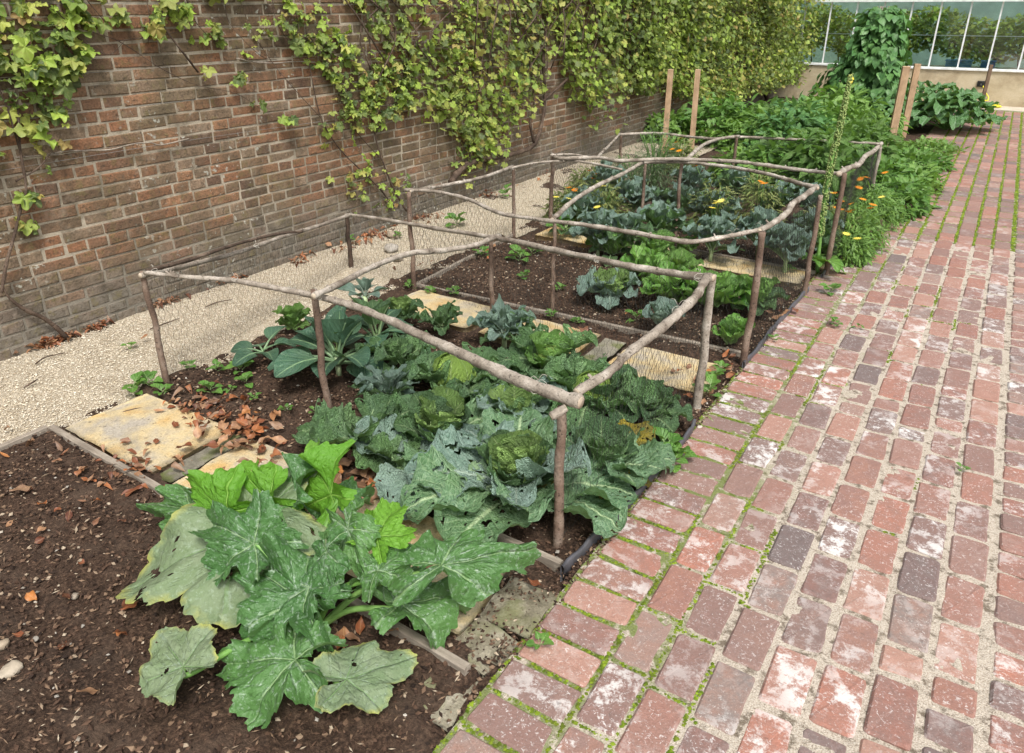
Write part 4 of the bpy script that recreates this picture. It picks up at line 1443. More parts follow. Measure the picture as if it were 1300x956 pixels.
keep = RNG.random(N) < thr * np.where(Yw < 2.6, .22, np.where(Yw < 7, .46, np.where(Yw < 10, .95, 1.0)))
# patches that trail below the mass
extra = [(445, 235, 18, 26, 14), (470, 215, 20, 22, 16), (505, 230, 16, 20, 10), (60, 262, 10, 16, 0), (28, 250, 14, 8, 5), (30, 285, 12, 8, 4), (590, 205, 16, 24, 40), (585, 165, 30, 26, 70), (610, 180, 22, 26, 50), (490, 260, 20, 16, 10),
         (745, 145, 10, 14, 20), (745, 165, 8, 6, 6), (885, 120, 12, 25, 25), (920, 105, 18, 18, 20), (250, 90, 8, 6, 3), (297, 98, 8, 6, 6), (322, 128, 6, 5, 3), (100, 65, 8, 6, 5), (80, 85, 14, 10, 12), (95, 15, 14, 12, 14), (55, 130, 25, 60, 14), (200, 30, 30, 14, 16), (330, 40, 22, 18, 14), (145, 20, 14, 10, 6), (265, 45, 16, 14, 10),
         (362, 150, 10, 8, 4), (430, 155, 22, 20, 24), (385, 70, 20, 14, 14), (415, 95, 16, 20, 14), (500, 100, 30, 40, 40)]
ey = []
for (eu, ev, su, sv, cnt) in extra:
    for _ in range(cnt):
        p = wp(random.gauss(eu, su * .6), random.gauss(ev, sv * .6))
        ey.append((p.y, p.z))
ey = np.array(ey)
Y = np.r_[Yw[keep], ey[:, 0]]
Z = np.r_[Zw[keep], ey[:, 1]]
n = len(Y)
depth = np.interp(Y, [2, 5, 8, 13], [.05, .16, .36, .62]) * RNG.beta(1.1, 1.8, n) * (1 + .45 * fnoise(np.c_[Y * 1.7, Z * 1.7, Y * 0], 77, 2))
X = WX + .015 + np.clip(depth, 0, 1)
size = np.interp(Y, [1.5, 2.5, 4, 6, 10, 15], [.060, .050, .041, .037, .038, .040]) * RNG.uniform(.45, 1.4, n)
# leaves face outwards and up, tips hanging
tilt = RNG.normal(.95, .55, n)
yaw = RNG.normal(0, .65, n)
roll = RNG.normal(0, .6, n)
R = rotz(-PI / 2 + 0 * yaw + yaw) @ rotx(-tilt) @ rotz(roll)
# local: tip +Y, face +Z ; rotz(-90) sends tip to +X (away from wall); tilt drops the tip
col = np.mod(.45 + .5 * fnoise(np.c_[Y * 1.9, Z * 2.3, X * 3], 55, 2) + RNG.normal(0, .20, n), 1.0)
pvine = {}
for pi, (nm, ya, yb, lab, stems, rad) in enumerate(PLANTS):
    t = thing(nm, lab, 'climbing plant', (WX + .02, 0, 0), 0, 'climbing plants on the garden wall')
    bag = Bag()
    for si, st in enumerate(stems):
        P = [wp(a, b_, .02 + .02 * rad / .01) for a, b_ in st]
        P = [Vector((p.x - WX - .02, p.y, p.z)) for p in P]
        r = rad if si == 0 or pi == 0 and si == 1 else rad * .6
        bag.add(*tube(P, list(np.linspace(r * (1.2 if si == 0 else .8), r * .45, len(P))), 8, 5, .25, si))
    # extra hidden shoots linking the foliage
    for q in range(7 if yb < 6 else 16):
        yy = random.uniform(max(ya, 1.6), min(yb, 15.5))
        if (pi == 1 and q > 0) or pi == 0:
            continue
        z_ = random.uniform(1.0, 1.3)
        bag.add(*tube([(random.uniform(.02, .06 if yb < 6 else .25), yy + random.uniform(-.3, .3) * k, z_ + k * .35) for k in range(5)], .006, 5, 3))
    ob('stem', bag.mesh('stem', M['vstem']), t)
    idx = np.where((Y >= ya) & (Y < yb))[0]
    nearest = idx[np.argsort(Y[idx])]
    uu, vv = proj(np.c_[X[nearest], Y[nearest], Z[nearest]])
    infr = (uu > -10) & (vv > -10)
    single = nearest[infr][:300 if pi in (0, 1, 2, 3) else 0]
    others = np.setdiff1d(idx, single)
    for k in single:
        o = ob('leaf', big_me[k % 5], t, mtx=m4(R[k] * size[k] * 2, (X[k] - WX - .02, Y[k], Z[k])))
    if len(others):
        o = ob('foliage', Bag().scatter(small_leaf, np.c_[X[others] - WX - .02, Y[others], Z[others]], R[others] * size[others][:, None, None], col[others]).mesh('foliage', M['vine']), t)
        kind(o, 'stuff')
for i, pts in enumerate([[(60, 196), (85, 192), (110, 191), (140, 190), (168, 183), (190, 181), (205, 184), (240, 176)], [(300, 74), (325, 79), (350, 80), (378, 78), (400, 79)], [(20, 200), (45, 198), (75, 196)]]):
    P = [wp(a, b_, .02) for a, b_ in pts]
    tag(ob('dry_tendril', mk('dry_tendril', *tube(P, .004, 5, 4, .2), M['twig'])), ['long pale dry shoot tied along a wire low on the bare brick', 'short pale dry shoot on the wire under the creeper', 'pale dry shoot end beside the far left vine'][i], 'dry shoot')

# ================================================================== VEGETABLES
LM = {}


def leafset(key, n, mat, **k):
    if (key, mat) not in LM:
        base = []
        for i in range(n):
            kk = dict(k)
            for q in ('a0', 'a1', 'W', 'L', 'cup'):
                if isinstance(kk.get(q), tuple):
                    kk[q] = kk[q][0] + (kk[q][1] - kk[q][0]) * (i / (n - 1) if q != 'W' else random.random())
            base.append(leaf_mesh(seed=i + len(key) * 13, mat=M[mat], **kk))
        LM[(key, mat)] = base
    return LM[(key, mat)]


def plant(name, label, cat, loc, group=None, rz=0.0):
    return thing(name, label, cat, loc, rz, group)


def place_leaf(par, me, az, tilt=0.0, s=1.0, lift=0.0, r0=.0, sx=1.0, name='leaf', roll=0.0):
    R = rotz(az - PI / 2) @ rotx(tilt) @ roty(roll)
    R = R * s
    R = R @ np.diag([sx, 1, 1])
    return ob(name, me, par, mtx=m4(R, (math.cos(az) * r0, math.sin(az) * r0, lift)))


def head_mesh(r, seed, mat):
    """firm cabbage head: ball wrapped by overlapping veined leaves"""
    bag = Bag()
    th = np.linspace(0, PI, 18)
    ph = np.linspace(0, 2 * PI, 28, endpoint=False)
    T, Ph = np.meshgrid(th, ph, indexing='ij')
    D = np.stack([np.sin(T) * np.cos(Ph), np.sin(T) * np.sin(Ph), np.cos(T)], -1)
    q = 1 + .05 * fnoise(D * 5, seed, 3)
    bag.add((D * q[..., None] * r * .93 * (1, 1, .9)).reshape(-1, 3), grid_faces(18, 28, 0, True)[:, ::-1], 0, np.stack([T / PI, Ph / 6.28], -1).reshape(-1, 2))
    rng = np.random.default_rng(seed)
    for k in range(6):
        az = k * 2 * PI / 6 + rng.uniform(-.3, .3)
        u = np.linspace(.12, 1, 14)
        v = np.linspace(-1, 1, 15)
        U, Vv = np.meshgrid(u, v, indexing='ij')
        el = PI - U * PI * (.80 + .12 * (k % 2))
        wd = 1.25 * np.sin(PI * np.clip(U, 0, .97) ** .8) ** .6
        # point on sphere around az
        a = az + Vv * wd * (.9 / np.maximum(np.sin(el), .42)) * .55
        rr = r * (1 + .05 * k / 6 + .04 * fnoise(np.stack([U * 8, Vv * 6, U * 0 + k], -1), seed, 2) + .05 * np.abs(Vv) ** 3)
        P = np.stack([np.sin(el) * np.cos(a) * rr, np.sin(el) * np.sin(a) * rr, np.cos(el) * rr * .93], -1)
        bag.add(P.reshape(-1, 3), grid_faces(14, 15), 0, np.stack([Vv * .5 + .5, U], -1).reshape(-1, 2))
    return bag.mesh('head', M[mat])


def brassica(name, label, cat, xy, layers, head=None, group=None, z=.02, stem=None):
    """layers: (set key, material, count, spread az0..az1, tilt, scale, lift, r0, kwargs)"""
    t = plant(name, label, cat, (xy[0], xy[1], z), group)
    if head:
        ob('head', head_mesh(head[0], head[1], head[2]), t, (0, 0, head[3]))
    if stem:
        ob('stem', mk('stem', *tube([(0, 0, -.05), (0, 0, stem)], .014, 7, 2), M['palestalk']), t)
    for li, (key, mat, cnt, tilt, sc, lift, r0, kw) in enumerate(layers):
        ms = leafset(key, 4, mat, **kw)
        a0 = random.uniform(0, 6)
        for k in range(cnt):
            az = a0 + k * 2 * PI / cnt + random.uniform(-.22, .22)
            place_leaf(t, ms[(k + li) % 4], az, tilt + random.uniform(-.14, .14), sc * random.uniform(.85, 1.15), lift + random.uniform(-.01, .02), r0, 1 + random.uniform(-.1, .1), roll=random.uniform(-.25, .25))
    return t


SAV_O = dict(L=.27, W=(.10, .13), shape='broad', petiole=.10, a0=(.55, 1.0), a1=(-.6, .1), cup=(.25, .9), ruffle=.026, rf=9, crink=.006, nu=38, nv=29, holes=.22, jag=.16)
SAV_I = dict(L=.17, W=(.075, .095), shape='broad', petiole=.06, a0=(1.25, 1.45), a1=(.5, 1.1), cup=(.6, 1.0), ruffle=.012, rf=8, crink=.0045, nu=28, nv=23, holes=.12, jag=.14)
BIG = dict(L=.30, W=(.115, .14), shape='broad', petiole=.12, a0=(.35, .8), a1=(-.5, .05), cup=(.1, .6), ruffle=.024, rf=7, crink=.0055, nu=48, nv=37, holes=.33, jag=.10)
COL = dict(L=.25, W=(.062, .072), shape='round', petiole=.36, a0=(.45, .75), a1=(-.7, -.25), cup=(.2, .5), ruffle=.006, rf=5, crink=.001, nu=30, nv=17, rib=.0055)
COLI = dict(L=.20, W=(.045, .055), shape='round', petiole=.35, a0=(1.2, 1.45), a1=(.6, 1.1), cup=(.5, .9), ruffle=.004, rf=5, crink=.001, nu=26, nv=15, rib=.004)
KALE = dict(L=.15, W=(.035, .045), shape='broad', petiole=.3, a0=(.7, 1.3), a1=(-.3, .3), cup=(.5, 1.0), ruffle=.014, rf=10, crink=.002, nu=18, nv=11, rib=.003, jag=.2)
LET = dict(L=.15, W=(.055, .07), shape='broad', petiole=.04, a0=(.5, 1.1), a1=(-.1, .8), cup=(.4, .9), ruffle=.014, rf=9, crink=.002, nu=20, nv=15, rib=.003, jag=.1)
NAR = dict(L=.13, W=(.018, .026), shape='lance', petiole=.15, a0=(.7, 1.4), a1=(0, .8), cup=(.5, 1.0), ruffle=.006, rf=9, crink=.0015, nu=16, nv=7, rib=.002, jag=.2)

GB = 'cabbages and other brassicas in the front cage bed'


def at(u, v, z=.1):
    p = gp(u, v, z)
    return (p.x, p.y)


brassica('smooth_brassica', 'dark glossy brassica with pale stalks behind the thin left post', 'brassica', at(428, 452), [
    ('col', 'collard', 11, 0, 1.22, .05, .01, COL), ('coli', 'collard', 9, .0, 1.15, .08, .01, COLI), ('lc', 'savoylite', 3, .1, .6, .10, .0, COLI)], group=GB, stem=.09)
brassica('frilly_lettuce', 'yellow green frilly plant behind the glossy dark brassica', 'lettuce', at(372, 405), [
    ('lt', 'lettuce', 8, .15, .72, .03, .0, LET), ('kn', 'lettuce', 5, .1, .9, .05, .0, KALE)], group=GB)
brassica('small_brassica', 'low dark leaf cluster at the left edge of the front cage bed', 'brassica', at(335, 448, .04), [
    ('col', 'collard', 6, .1, .75, .02, .0, COL)], group=GB)
brassica('smooth_brassica', 'second dark glossy brassica just under the thick rail left of the curly kale', 'brassica', at(478, 425), [
    ('col', 'collard', 9, .1, 1.0, .05, .01, COL), ('coli', 'savoy', 6, .0, 1.0, .08, .01, COLI)], group=GB, stem=.08)
brassica('grey_brassica', 'grey green young brassica near the left of the second stone strip', 'brassica', at(463, 372), [
    ('col', 'kale', 6, .35, .62, .05, .01, COL), ('coli', 'kale', 4, .1, .6, .06, .0, COLI)], group=GB, stem=.06)
brassica('pale_cabbage', 'small cabbage with yellowish centre right of the grey young brassica', 'cabbage', at(508, 395), [
    ('savo', 'savoy', 7, .05, .55, .03, .01, SAV_O), ('savi', 'savoylite', 7, .0, .62, .05, .01, SAV_I)], group=GB)
brassica('feathery_kale', 'dark toothed kale behind the thick rail, beside the stone strip', 'kale', at(560, 408), [
    ('kale', 'savoy', 10, .0, 1.0, .03, .01, KALE), ('nar', 'savoy', 9, .0, 1.0, .05, .01, NAR)], group=GB)
brassica('trailing_cabbage', 'spreading dark cabbage under the thick rail, left of the round head', 'cabbage', at(505, 452), [
    ('savo', 'savoy', 8, .1, .72, .03, .02, SAV_O), ('savi', 'savoy', 5, 0, .7, .05, .01, SAV_I)], group=GB)
brassica('savoy_cabbage', 'savoy with a round lime green head just under the thick rail', 'cabbage', at(577, 480), [
    ('savo', 'savoy', 9, .12, .88, .03, .03, SAV_O), ('savi', 'savoy', 8, -.25, .9, .03, .055, SAV_I)], head=(.095, 3, 'head', .11), group=GB)
brassica('curly_kale', 'small grey green curly kale between the two left posts and the round head', 'kale', at(492, 500), [
    ('nar', 'kale', 14, .0, 1.05, .08, .01, NAR), ('nar', 'savoy', 10, -.35, 1.2, .05, .01, NAR), ('kale', 'kale', 6, -.1, .95, .04, .01, KALE)], group=GB, stem=.08)
brassica('holed_cabbage', 'pale ribbed cabbage with holed leaves in the middle of the front bed', 'cabbage', at(560, 552), [
    ('big', 'bigcab', 8, .0, .85, .03, .02, BIG), ('savi', 'savoylite', 6, .0, 1.0, .05, .02, SAV_I), ('savi', 'savoy', 5, -.2, 1.05, .04, .04, SAV_I)], group=GB)
brassica('dark_cabbage', 'dark cabbage spilling past the second post towards the fallen leaves', 'cabbage', at(462, 560, .08), [
    ('savo', 'savoy', 8, .05, .92, .03, .02, SAV_O), ('kale', 'savoy', 7, 0, 1.2, .05, .01, KALE)], group=GB)
pc = brassica('large_savoy', 'largest blue green cabbage with many insect holes behind the corner post', 'cabbage', at(655, 618, .08), [
    ('big', 'bigcab', 9, -.05, 1.18, .04, .03, BIG), ('big', 'kale', 5, .15, 1.05, .06, .03, BIG), ('savi', 'savoylite', 7, .1, .95, .08, .02, SAV_I), ('savi', 'savoy', 7, -.2, .95, .06, .04, SAV_I)], group=GB)
for az, s_, tl in ((2.6, .8, .1), (-2.7, .7, -.2), (.2, .45, .5)):
    place_leaf(pc, leafset('spoil', 3, 'ribbed', **BIG)[1], az, tl, s_, .05, .06)['label'] = 'yellowed outer leaf'
brassica('blue_cabbage', 'blue green cabbage with upright cupped leaves left of the rail end', 'cabbage', at(655, 520), [
    ('big', 'kale', 6, .30, .72, .03, .02, BIG), ('savi', 'savoylite', 4, .1, .85, .03, .03, SAV_I), ('savo', 'savoy', 6, .05, .75, .03, .02, SAV_O)], group=GB)
t = brassica('edge_cabbage', 'cabbage by the black edging strip with yellow and brown spoiled leaves', 'cabbage', at(764, 592, .07), [
    ('big', 'bigcab', 8, -.02, .78, .04, .02, BIG), ('savi', 'savoy', 6, -.1, .9, .05, .03, SAV_I)], group=GB)
for az, s_, tl in ((1.3, .75, .35), (-.95, .62, -.35), (-2.2, .5, -.3), (.1, .45, -.2)):
    o = place_leaf(t, leafset('spoil', 3, 'ribbed', **BIG)[0], az, tl, s_, .06, .06)
    o['label'] = 'spoiled yellow and brown leaf'
t = brassica('savoy_cabbage', 'savoy with pale green head between the right rail and the corner post', 'cabbage', at(752, 500), [
    ('savo', 'savoy', 9, .05, .95, .03, .03, SAV_O), ('savi', 'savoy', 8, -.2, 1.0, .03, .05, SAV_I)], head=(.085, 5, 'head', .10), group=GB)
brassica('savoy_cabbage', 'low savoy with toothed leaves reaching over the slab by the right post', 'cabbage', at(825, 525, .06), [
    ('savo', 'savoy', 8, .0, .56, .03, .02, SAV_O), ('savi', 'savoy', 5, -.2, .8, .03, .03, SAV_I)], group=GB)
brassica('savoy_cabbage', 'bright hearted savoy behind the thick rail near its middle', 'cabbage', at(698, 455), [
    ('savo', 'savoy', 9, .08, .78, .03, .03, SAV_O), ('savi', 'lettuce', 7, -.1, .9, .03, .03, SAV_I)], head=(.065, 6, 'head', .08), group=GB)
brassica('blue_kale', 'blue green plume of kale in front of the second cage board', 'kale', at(640, 420), [
    ('kale', 'kale', 12, .1, 1.2, .05, .01, KALE), ('kale', 'savoy', 8, -.1, 1.2, .03, .01, KALE), ('nar', 'kale', 8, 0, 1.2, .08, .01, NAR)], group=GB, stem=.06)
brassica('small_cabbage', 'small cabbage squeezed in behind the blue leaves left of the rail end', 'cabbage', at(610, 510, .05), [
    ('savo', 'savoy', 7, .0, .62, .03, .02, SAV_O)], group=GB)
brassica('small_cabbage', 'small dark cabbage between the holed cabbage and the round head', 'cabbage', at(520, 600, .04), [
    ('big', 'kale', 3, -.1, .85, .05, .02, BIG), ('savo', 'savoy', 4, .0, .6, .03, .02, SAV_O)], group=GB)

GL = 'lettuces and cabbages in the middle cage bed'
for (u_, v_, nm, cat, lb, ly, hd) in [
    (776, 318, 'lettuce', 'lettuce', 'bright green lettuce at the back of the middle bed, leftmost of the row', [('let', 'lettuce', 8, .15, 1.0, .03, .01, LET), ('col', 'savoy', 5, -.05, .55, .02, .01, COL)], None),
    (832, 326, 'lettuce', 'lettuce', 'ribbed lettuce in the back row next to the leftmost bright one', [('let', 'lettuce', 9, .1, .95, .03, .01, LET), ('let', 'lettuce', 5, .3, .9, .03, .01, LET)], None),
    (775, 372, 'pale_cabbage', 'cabbage', 'rounded grey green cabbage nearest the bare soil', [('savo', 'kale', 8, .05, .55, .02, .02, SAV_O), ('savi', 'savoylite', 6, -.1, .72, .02, .03, SAV_I)], (.05, 11, 'savoylite', .06)),
    (818, 352, 'lettuce', 'lettuce', 'loose green lettuce behind the rounded grey cabbage', [('let', 'weed', 9, .1, 1.0, .03, .01, LET), ('let', 'lettuce', 4, .3, .8, .03, .01, LET)], None),
    (862, 342, 'lettuce', 'lettuce', 'low green lettuce under the right part of the cage rail', [('let', 'lettuce', 8, .0, .8, .02, .01, LET)], None),
    (850, 378, 'frilly_lettuce', 'lettuce', 'wide frilly lettuce behind the right rail', [('let', 'weed', 10, .1, 1.1, .03, .01, LET), ('let', 'lettuce', 5, .3, .9, .04, .01, LET)], None),
    (842, 410, 'small_cabbage', 'cabbage', 'small blue cabbage half behind the right rail', [('savi', 'kale', 7, -.2, .62, .02, .02, SAV_I)], None),
    (905, 385, 'lettuce', 'lettuce', 'large round green lettuce right of the corner post', [('let', 'weed', 10, .05, 1.15, .03, .02, LET), ('let', 'lettuce', 6, .3, .95, .04, .01, LET)], None),
    (958, 385, 'cabbage', 'cabbage', 'shiny green cabbage by the edging, right of the leaning post', [('savo', 'savoy', 7, .05, .5, .02, .02, SAV_O), ('savi', 'lettuce', 7, -.05, .75, .02, .02, SAV_I)], (.045, 12, 'head', .07)),
    (928, 428, 'small_cabbage', 'cabbage', 'small cabbage at the near corner behind the leaning post', [('savi', 'weed', 7, -.25, .6, .01, .02, SAV_I), ('savi', 'lettuce', 4, .0, .5, .02, .01, SAV_I)], (.035, 13, 'savoylite', .04)),
    (718, 292, 'young_brassica', 'brassica', 'young grey green brassica at the far left of the middle bed', [('col', 'weed', 6, .35, .5, .03, .0, COL), ('col', 'savoy', 4, .1, .5, .02, .0, COL)], None),
    (870, 318, 'lettuce', 'lettuce', 'small lettuce under the back slab row', [('let', 'lettuce', 7, .0, .7, .02, .0, LET)], None),
]:
    brassica(nm, lb, cat, at(u_, v_, .06), [(k_, m_, c_ + 1, t_, s_ * 1.3, l_, r_, d_) for (k_, m_, c_, t_, s_, l_, r_, d_) in ly], hd, GL)

GK = 'kale plants in the far cage bed'
kl = [(795, 300), (742, 268), (805, 255), (862, 262), (905, 270), (880, 235), (932, 240), (965, 300), (1000, 318), (1032, 300), (905, 305), (770, 232), (985, 258), (1030, 262), (760, 300), (840, 290)]
kpos = ['beside the left post of the far cage', 'behind the sweeping middle stick', 'in front of the grey fennel', 'left of the far cage middle post', 'right of the far cage middle post', 'towards the back of the far cage, centre',
        'at the back right of the far cage', 'in front of the marigolds by the leaning post', 'below the knotted right rail', 'beside the mullein base', 'at the front of the far bed, centre', 'at the back left near the orange flowers',
        'behind the right rail of the middle cage', 'between the two right corner posts', 'at the front left of the far bed', 'at the front of the far bed left of the thin post']
for i, (u_, v_) in enumerate(kl):
    brassica('kale', 'blue green kale ' + kpos[i], 'kale', at(u_, v_, .16), [
        ('kale', 'kale' if i % 3 else 'savoy', 12, .0, 1.45, .10, .01, KALE), ('kale', 'kale', 8, .25, 1.25, .15, .01, KALE), ('nar', 'savoy', 5, -.2, 1.6, .06, .01, NAR)], None, GK, stem=.17)


# ------------------------------------------------------------------ flowering and bushy plants: merged foliage, individual flowers
SL = [simple_leaf(1, .5, .3, .12), simple_leaf(1, .4, .5, .1), simple_leaf(1, .6, .1, .2)]
NL = [simple_leaf(1, .30, .3, .1, 4), simple_leaf(1, .26, .5, .1, 4)]


def dome(n, rx, ry, h, z0=0.02, shell=.5):
    a = RNG.uniform(0, 2 * PI, n)
    el = np.arccos(RNG.uniform(0, 1, n))
    rr = RNG.uniform(shell, 1, n) ** .7
    P = np.c_[np.cos(a) * np.sin(el) * rx, np.sin(a) * np.sin(el) * ry, np.cos(el) * h] * rr[:, None]
    P *= (1 + .22 * fnoise(P * 7 / max(rx, .2), int(rx * 100 + h * 10), 2))[:, None]
    P[:, 2] += z0
    outw = np.arctan2(P[:, 1], P[:, 0])
    R = rotz(outw - PI / 2 + RNG.normal(0, .5, n)) @ rotx(RNG.normal(-.15, .5, n) + (P[:, 2] / h) * .4) @ roty(RNG.normal(0, .4, n))
    return P, R


FL = None


def flower_me(mat, r=.02, k=11):
    bag = Bag()
    for j in range(k):
        a = j * 2 * PI / k
        V, F, uv = simple_leaf(1, .42, .15, .05, 3, .6)
        Rm = rotz(a) @ rotx(.25)
        bag.add((V * r) @ Rm.T, F, 0, uv)
    bag.add(*octa(r * .3, r * .3, r * .2, 3)[:2])
    return bag.mesh('flower', M[mat])


FM = {'orange': flower_me('orange', .031), 'yellow': flower_me('yellow', .028)}


def bush(name, label, cat, u_, v_, zc, rx, ry, h, n, mat, ls, group=None, leaf=SL, stems=5, flowers=(), shell=.45, xy=None, z0=.02):
    x_, y_ = xy or at(u_, v_, zc)
    t = plant(name, label, cat, (x_, y_, -.01), group)
    P, R = dome(n, rx, ry, h, z0, shell)
    s_ = RNG.uniform(ls[0], ls[1], n)
    kind(ob('foliage', Bag().scatter(leaf, P, R * s_[:, None, None], RNG.random(n)).mesh('foliage', M[mat]), t), 'stuff')
    bag = Bag()
    for k in range(stems):
        a = k * 2 * PI / stems + random.uniform(-.4, .4)
        q = random.uniform(.4, .8)
        bag.add(*tube([(0, 0, 0), (math.cos(a) * rx * q * .4, math.sin(a) * ry * q * .4, h * .5), (math.cos(a) * rx * q, math.sin(a) * ry * q, h * .85)], .004, 5, 3))
    ob('stem', bag.mesh('stem', M['stalk']), t)
    for (fu, fv, mt) in flowers:
        zf = h + .09
        p = gp(fu, fv, zf * .9)
        d = Vector((p.x - x_, p.y - y_, zf * .9 + .02))
        ob('flower', FM[mt], t, d, (random.uniform(-.5, .2), random.uniform(-.3, .3), random.uniform(0, 3)))
        ob('flower_stalk', mk('flower_stalk', *tube([(d.x * .5, d.y * .5, .05), (d.x * .8, d.y * .8, d.z * .6), (d.x, d.y, d.z - .004)], .0018, 4, 2), M['stalk']), t)
    return t


GM = 'marigold plants around the far cage'
bush('marigold', 'straggly yellow green marigold at the left of the far cage with orange blooms', 'marigold', 728, 262, .12, .24, .22, .26, 1140, 'olive', (.035, .070), GM, NL, 7, [(722, 240, 'orange'), (730, 243, 'orange'), (706, 252, 'yellow'), (722, 254, 'yellow'), (766, 238, 'yellow')])
bush('marigold', 'marigold behind the left corner stick of the far cage with small yellow blooms', 'marigold', 752, 228, .12, .24, .25, .24, 1140, 'olive', (.035, .070), GM, NL, 7, [(748, 218, 'orange'), (757, 222, 'orange'), (752, 228, 'orange'), (775, 215, 'yellow')])
bush('marigold', 'dry yellowing marigold between the kales left of the thin middle stick', 'marigold', 762, 275, .1, .24, .18, .36, 1060, 'olive', (.035, .070), GM, NL, 7, [(758, 265, 'yellow'), (768, 262, 'yellow')])
bush('marigold', 'marigold behind the far cage front rail with two orange blooms', 'marigold', 862, 192, .2, .22, .2, .34, 1060, 'olive', (.035, .070), GM, NL, 6, [(858, 182, 'orange'), (853, 191, 'orange'), (862, 193, 'orange'), (864, 177, 'orange')])
bush('marigold', 'marigold with yellow blooms at the front of the kale', 'marigold', 905, 272, .15, .20, .16, .38, 960, 'olive', (.035, .070), GM, NL, 6, [(908, 260, 'yellow'), (915, 257, 'yellow'), (904, 266, 'yellow'), (910, 258, 'yellow')])
bush('marigold', 'tall loose marigold behind the far front rail with orange tops', 'marigold', 965, 262, .15, .18, .16, .46, 960, 'olive', (.035, .070), GM, NL, 6, [(966, 233, 'orange'), (970, 235, 'orange'), (884, 212, 'orange')])
bush('marigold', 'marigold clump with many orange blooms right of the far corner post', 'marigold', 1082, 285, .15, .24, .30, .26, 1600, 'bush', (.035, .070), GM, NL, 8,
     [(1067, 257, 'orange'), (1079, 261, 'orange'), (1062, 266, 'orange'), (1080, 269, 'orange'), (1077, 271, 'orange'), (1095, 255, 'orange'), (1108, 262, 'orange'), (1105, 266, 'orange'), (1058, 247, 'orange')])
bush('marigold', 'marigold clump under the right rail of the far cage beside the bricks', 'marigold', 1105, 262, .12, .26, .42, .26, 1600, 'bush', (.035, .070), GM, NL, 8,
     [(1119, 252, 'yellow'), (1092, 229, 'orange'), (1100, 227, 'orange'), (1123, 221, 'orange'), (1090, 240, 'orange'), (1089, 198, 'yellow')])
bush('marigold', 'low marigold beside the black edging at the foot of the mullein', 'marigold', 1078, 312, .08, .16, .26, .18, 1140, 'bush', (.035, .070), GM, NL, 6, [(1074, 299, 'yellow'), (1088, 305, 'yellow')])
bush('marigold', 'green marigold between the mullein and the right rail', 'marigold', 1050, 285, .15, .22, .25, .26, 1200, 'olive', (.035, .070), GM, NL, 6, [(1057, 247, 'yellow'), (1067, 268, 'orange')])
bush('fennel', 'tall feathery grey green herb behind the front rail of the far cage', 'herb', 832, 215, .2, .22, .22, .62, 3600, 'fern', (.03, .055), None, [simple_leaf(1, .16, .2, .05, 3)], 14, shell=.2)
bush('fennel', 'low feathery green herb at the back left corner of the far cage', 'herb', 802, 208, .15, .35, .3, .26, 2200, 'fern', (.03, .055), None, [simple_leaf(1, .16, .2, .05, 3)], 10, shell=.2)

# the potato / squash mass beyond the far cage
GP_ = 'leafy green bushes beyond the far cage'
places = [(850, 160, .14, .5, 'small bush at the foot of the left pair of stakes'), (915, 158, .2, .5, 'bush between the forked vine trunk and the far cage'), (960, 165, .2, .55, 'bush just behind the back rail, left of centre'),
          (985, 148, .25, .6, 'tallest mounded bush in front of the yellow vine'), (1010, 172, .2, .55, 'bush just behind the back rail, centre'), (1035, 150, .25, .6, 'bush behind the mullein spike, upper'),
          (1055, 178, .2, .55, 'bush behind the mullein spike, lower'), (1085, 160, .25, .55, 'bush at the foot of the bean tower'), (1088, 182, .2, .40, 'bush left of the nearer thick stake'),
          (1020, 130, .3, .6, 'bush at the far end near the greenhouse corner'), (1065, 135, .3, .55, 'bush left of the bean tower foot'), (1000, 205, .2, .5, 'bush inside the right of the far cage'),
          (960, 205, .2, .45, 'bush inside the middle of the far cage'), (1045, 215, .2, .45, 'bush inside the far cage next to the right rail')]
for i, (u_, v_, zc, rx, lb) in enumerate(places):
    bush('leafy_bush', 'green leafy potato like ' + lb, 'bush', u_, v_, zc, rx, rx * 1.1, .30 + .13 * ((i * 2) % 3) + (.1 if i == 3 else 0), 800, ('bush', 'weed', 'bush', 'lettuce', 'bean')[i % 5], (.08, .145), GP_, SL, 6, shell=.55)
# strawberry-like bushes along the path edge
GS = 'light green bushes spilling on to the brick path'
for i, (u_, v_, zc, rx, ry, h, lb) in enumerate([(1143, 252, .1, .22, .42, .24, 'nearest light green bush spilling on to the bricks'), (1160, 228, .1, .24, .5, .20, 'second light green bush spilling on to the bricks, behind the nearest'),
                                            (1165, 203, .06, .32, .5, .12, 'light green bush at the foot of the two path stakes'), (1122, 222, .12, .26, .4, .24, 'light green bush between the far cage corner and the path')]):
    bush('leafy_bush', lb, 'bush', u_, v_, zc, rx, ry, h, 640, 'weed' if i != 1 else 'bush', (.06, .11), GS, SL, 6, shell=.5)
bush('leafy_bush', 'low green plants on the path edge before the far courgette', 'bush', 1180, 186, .05, .35, .5, .10, 700, 'bush', (.04, .08), GS, SL, 6, shell=.4)

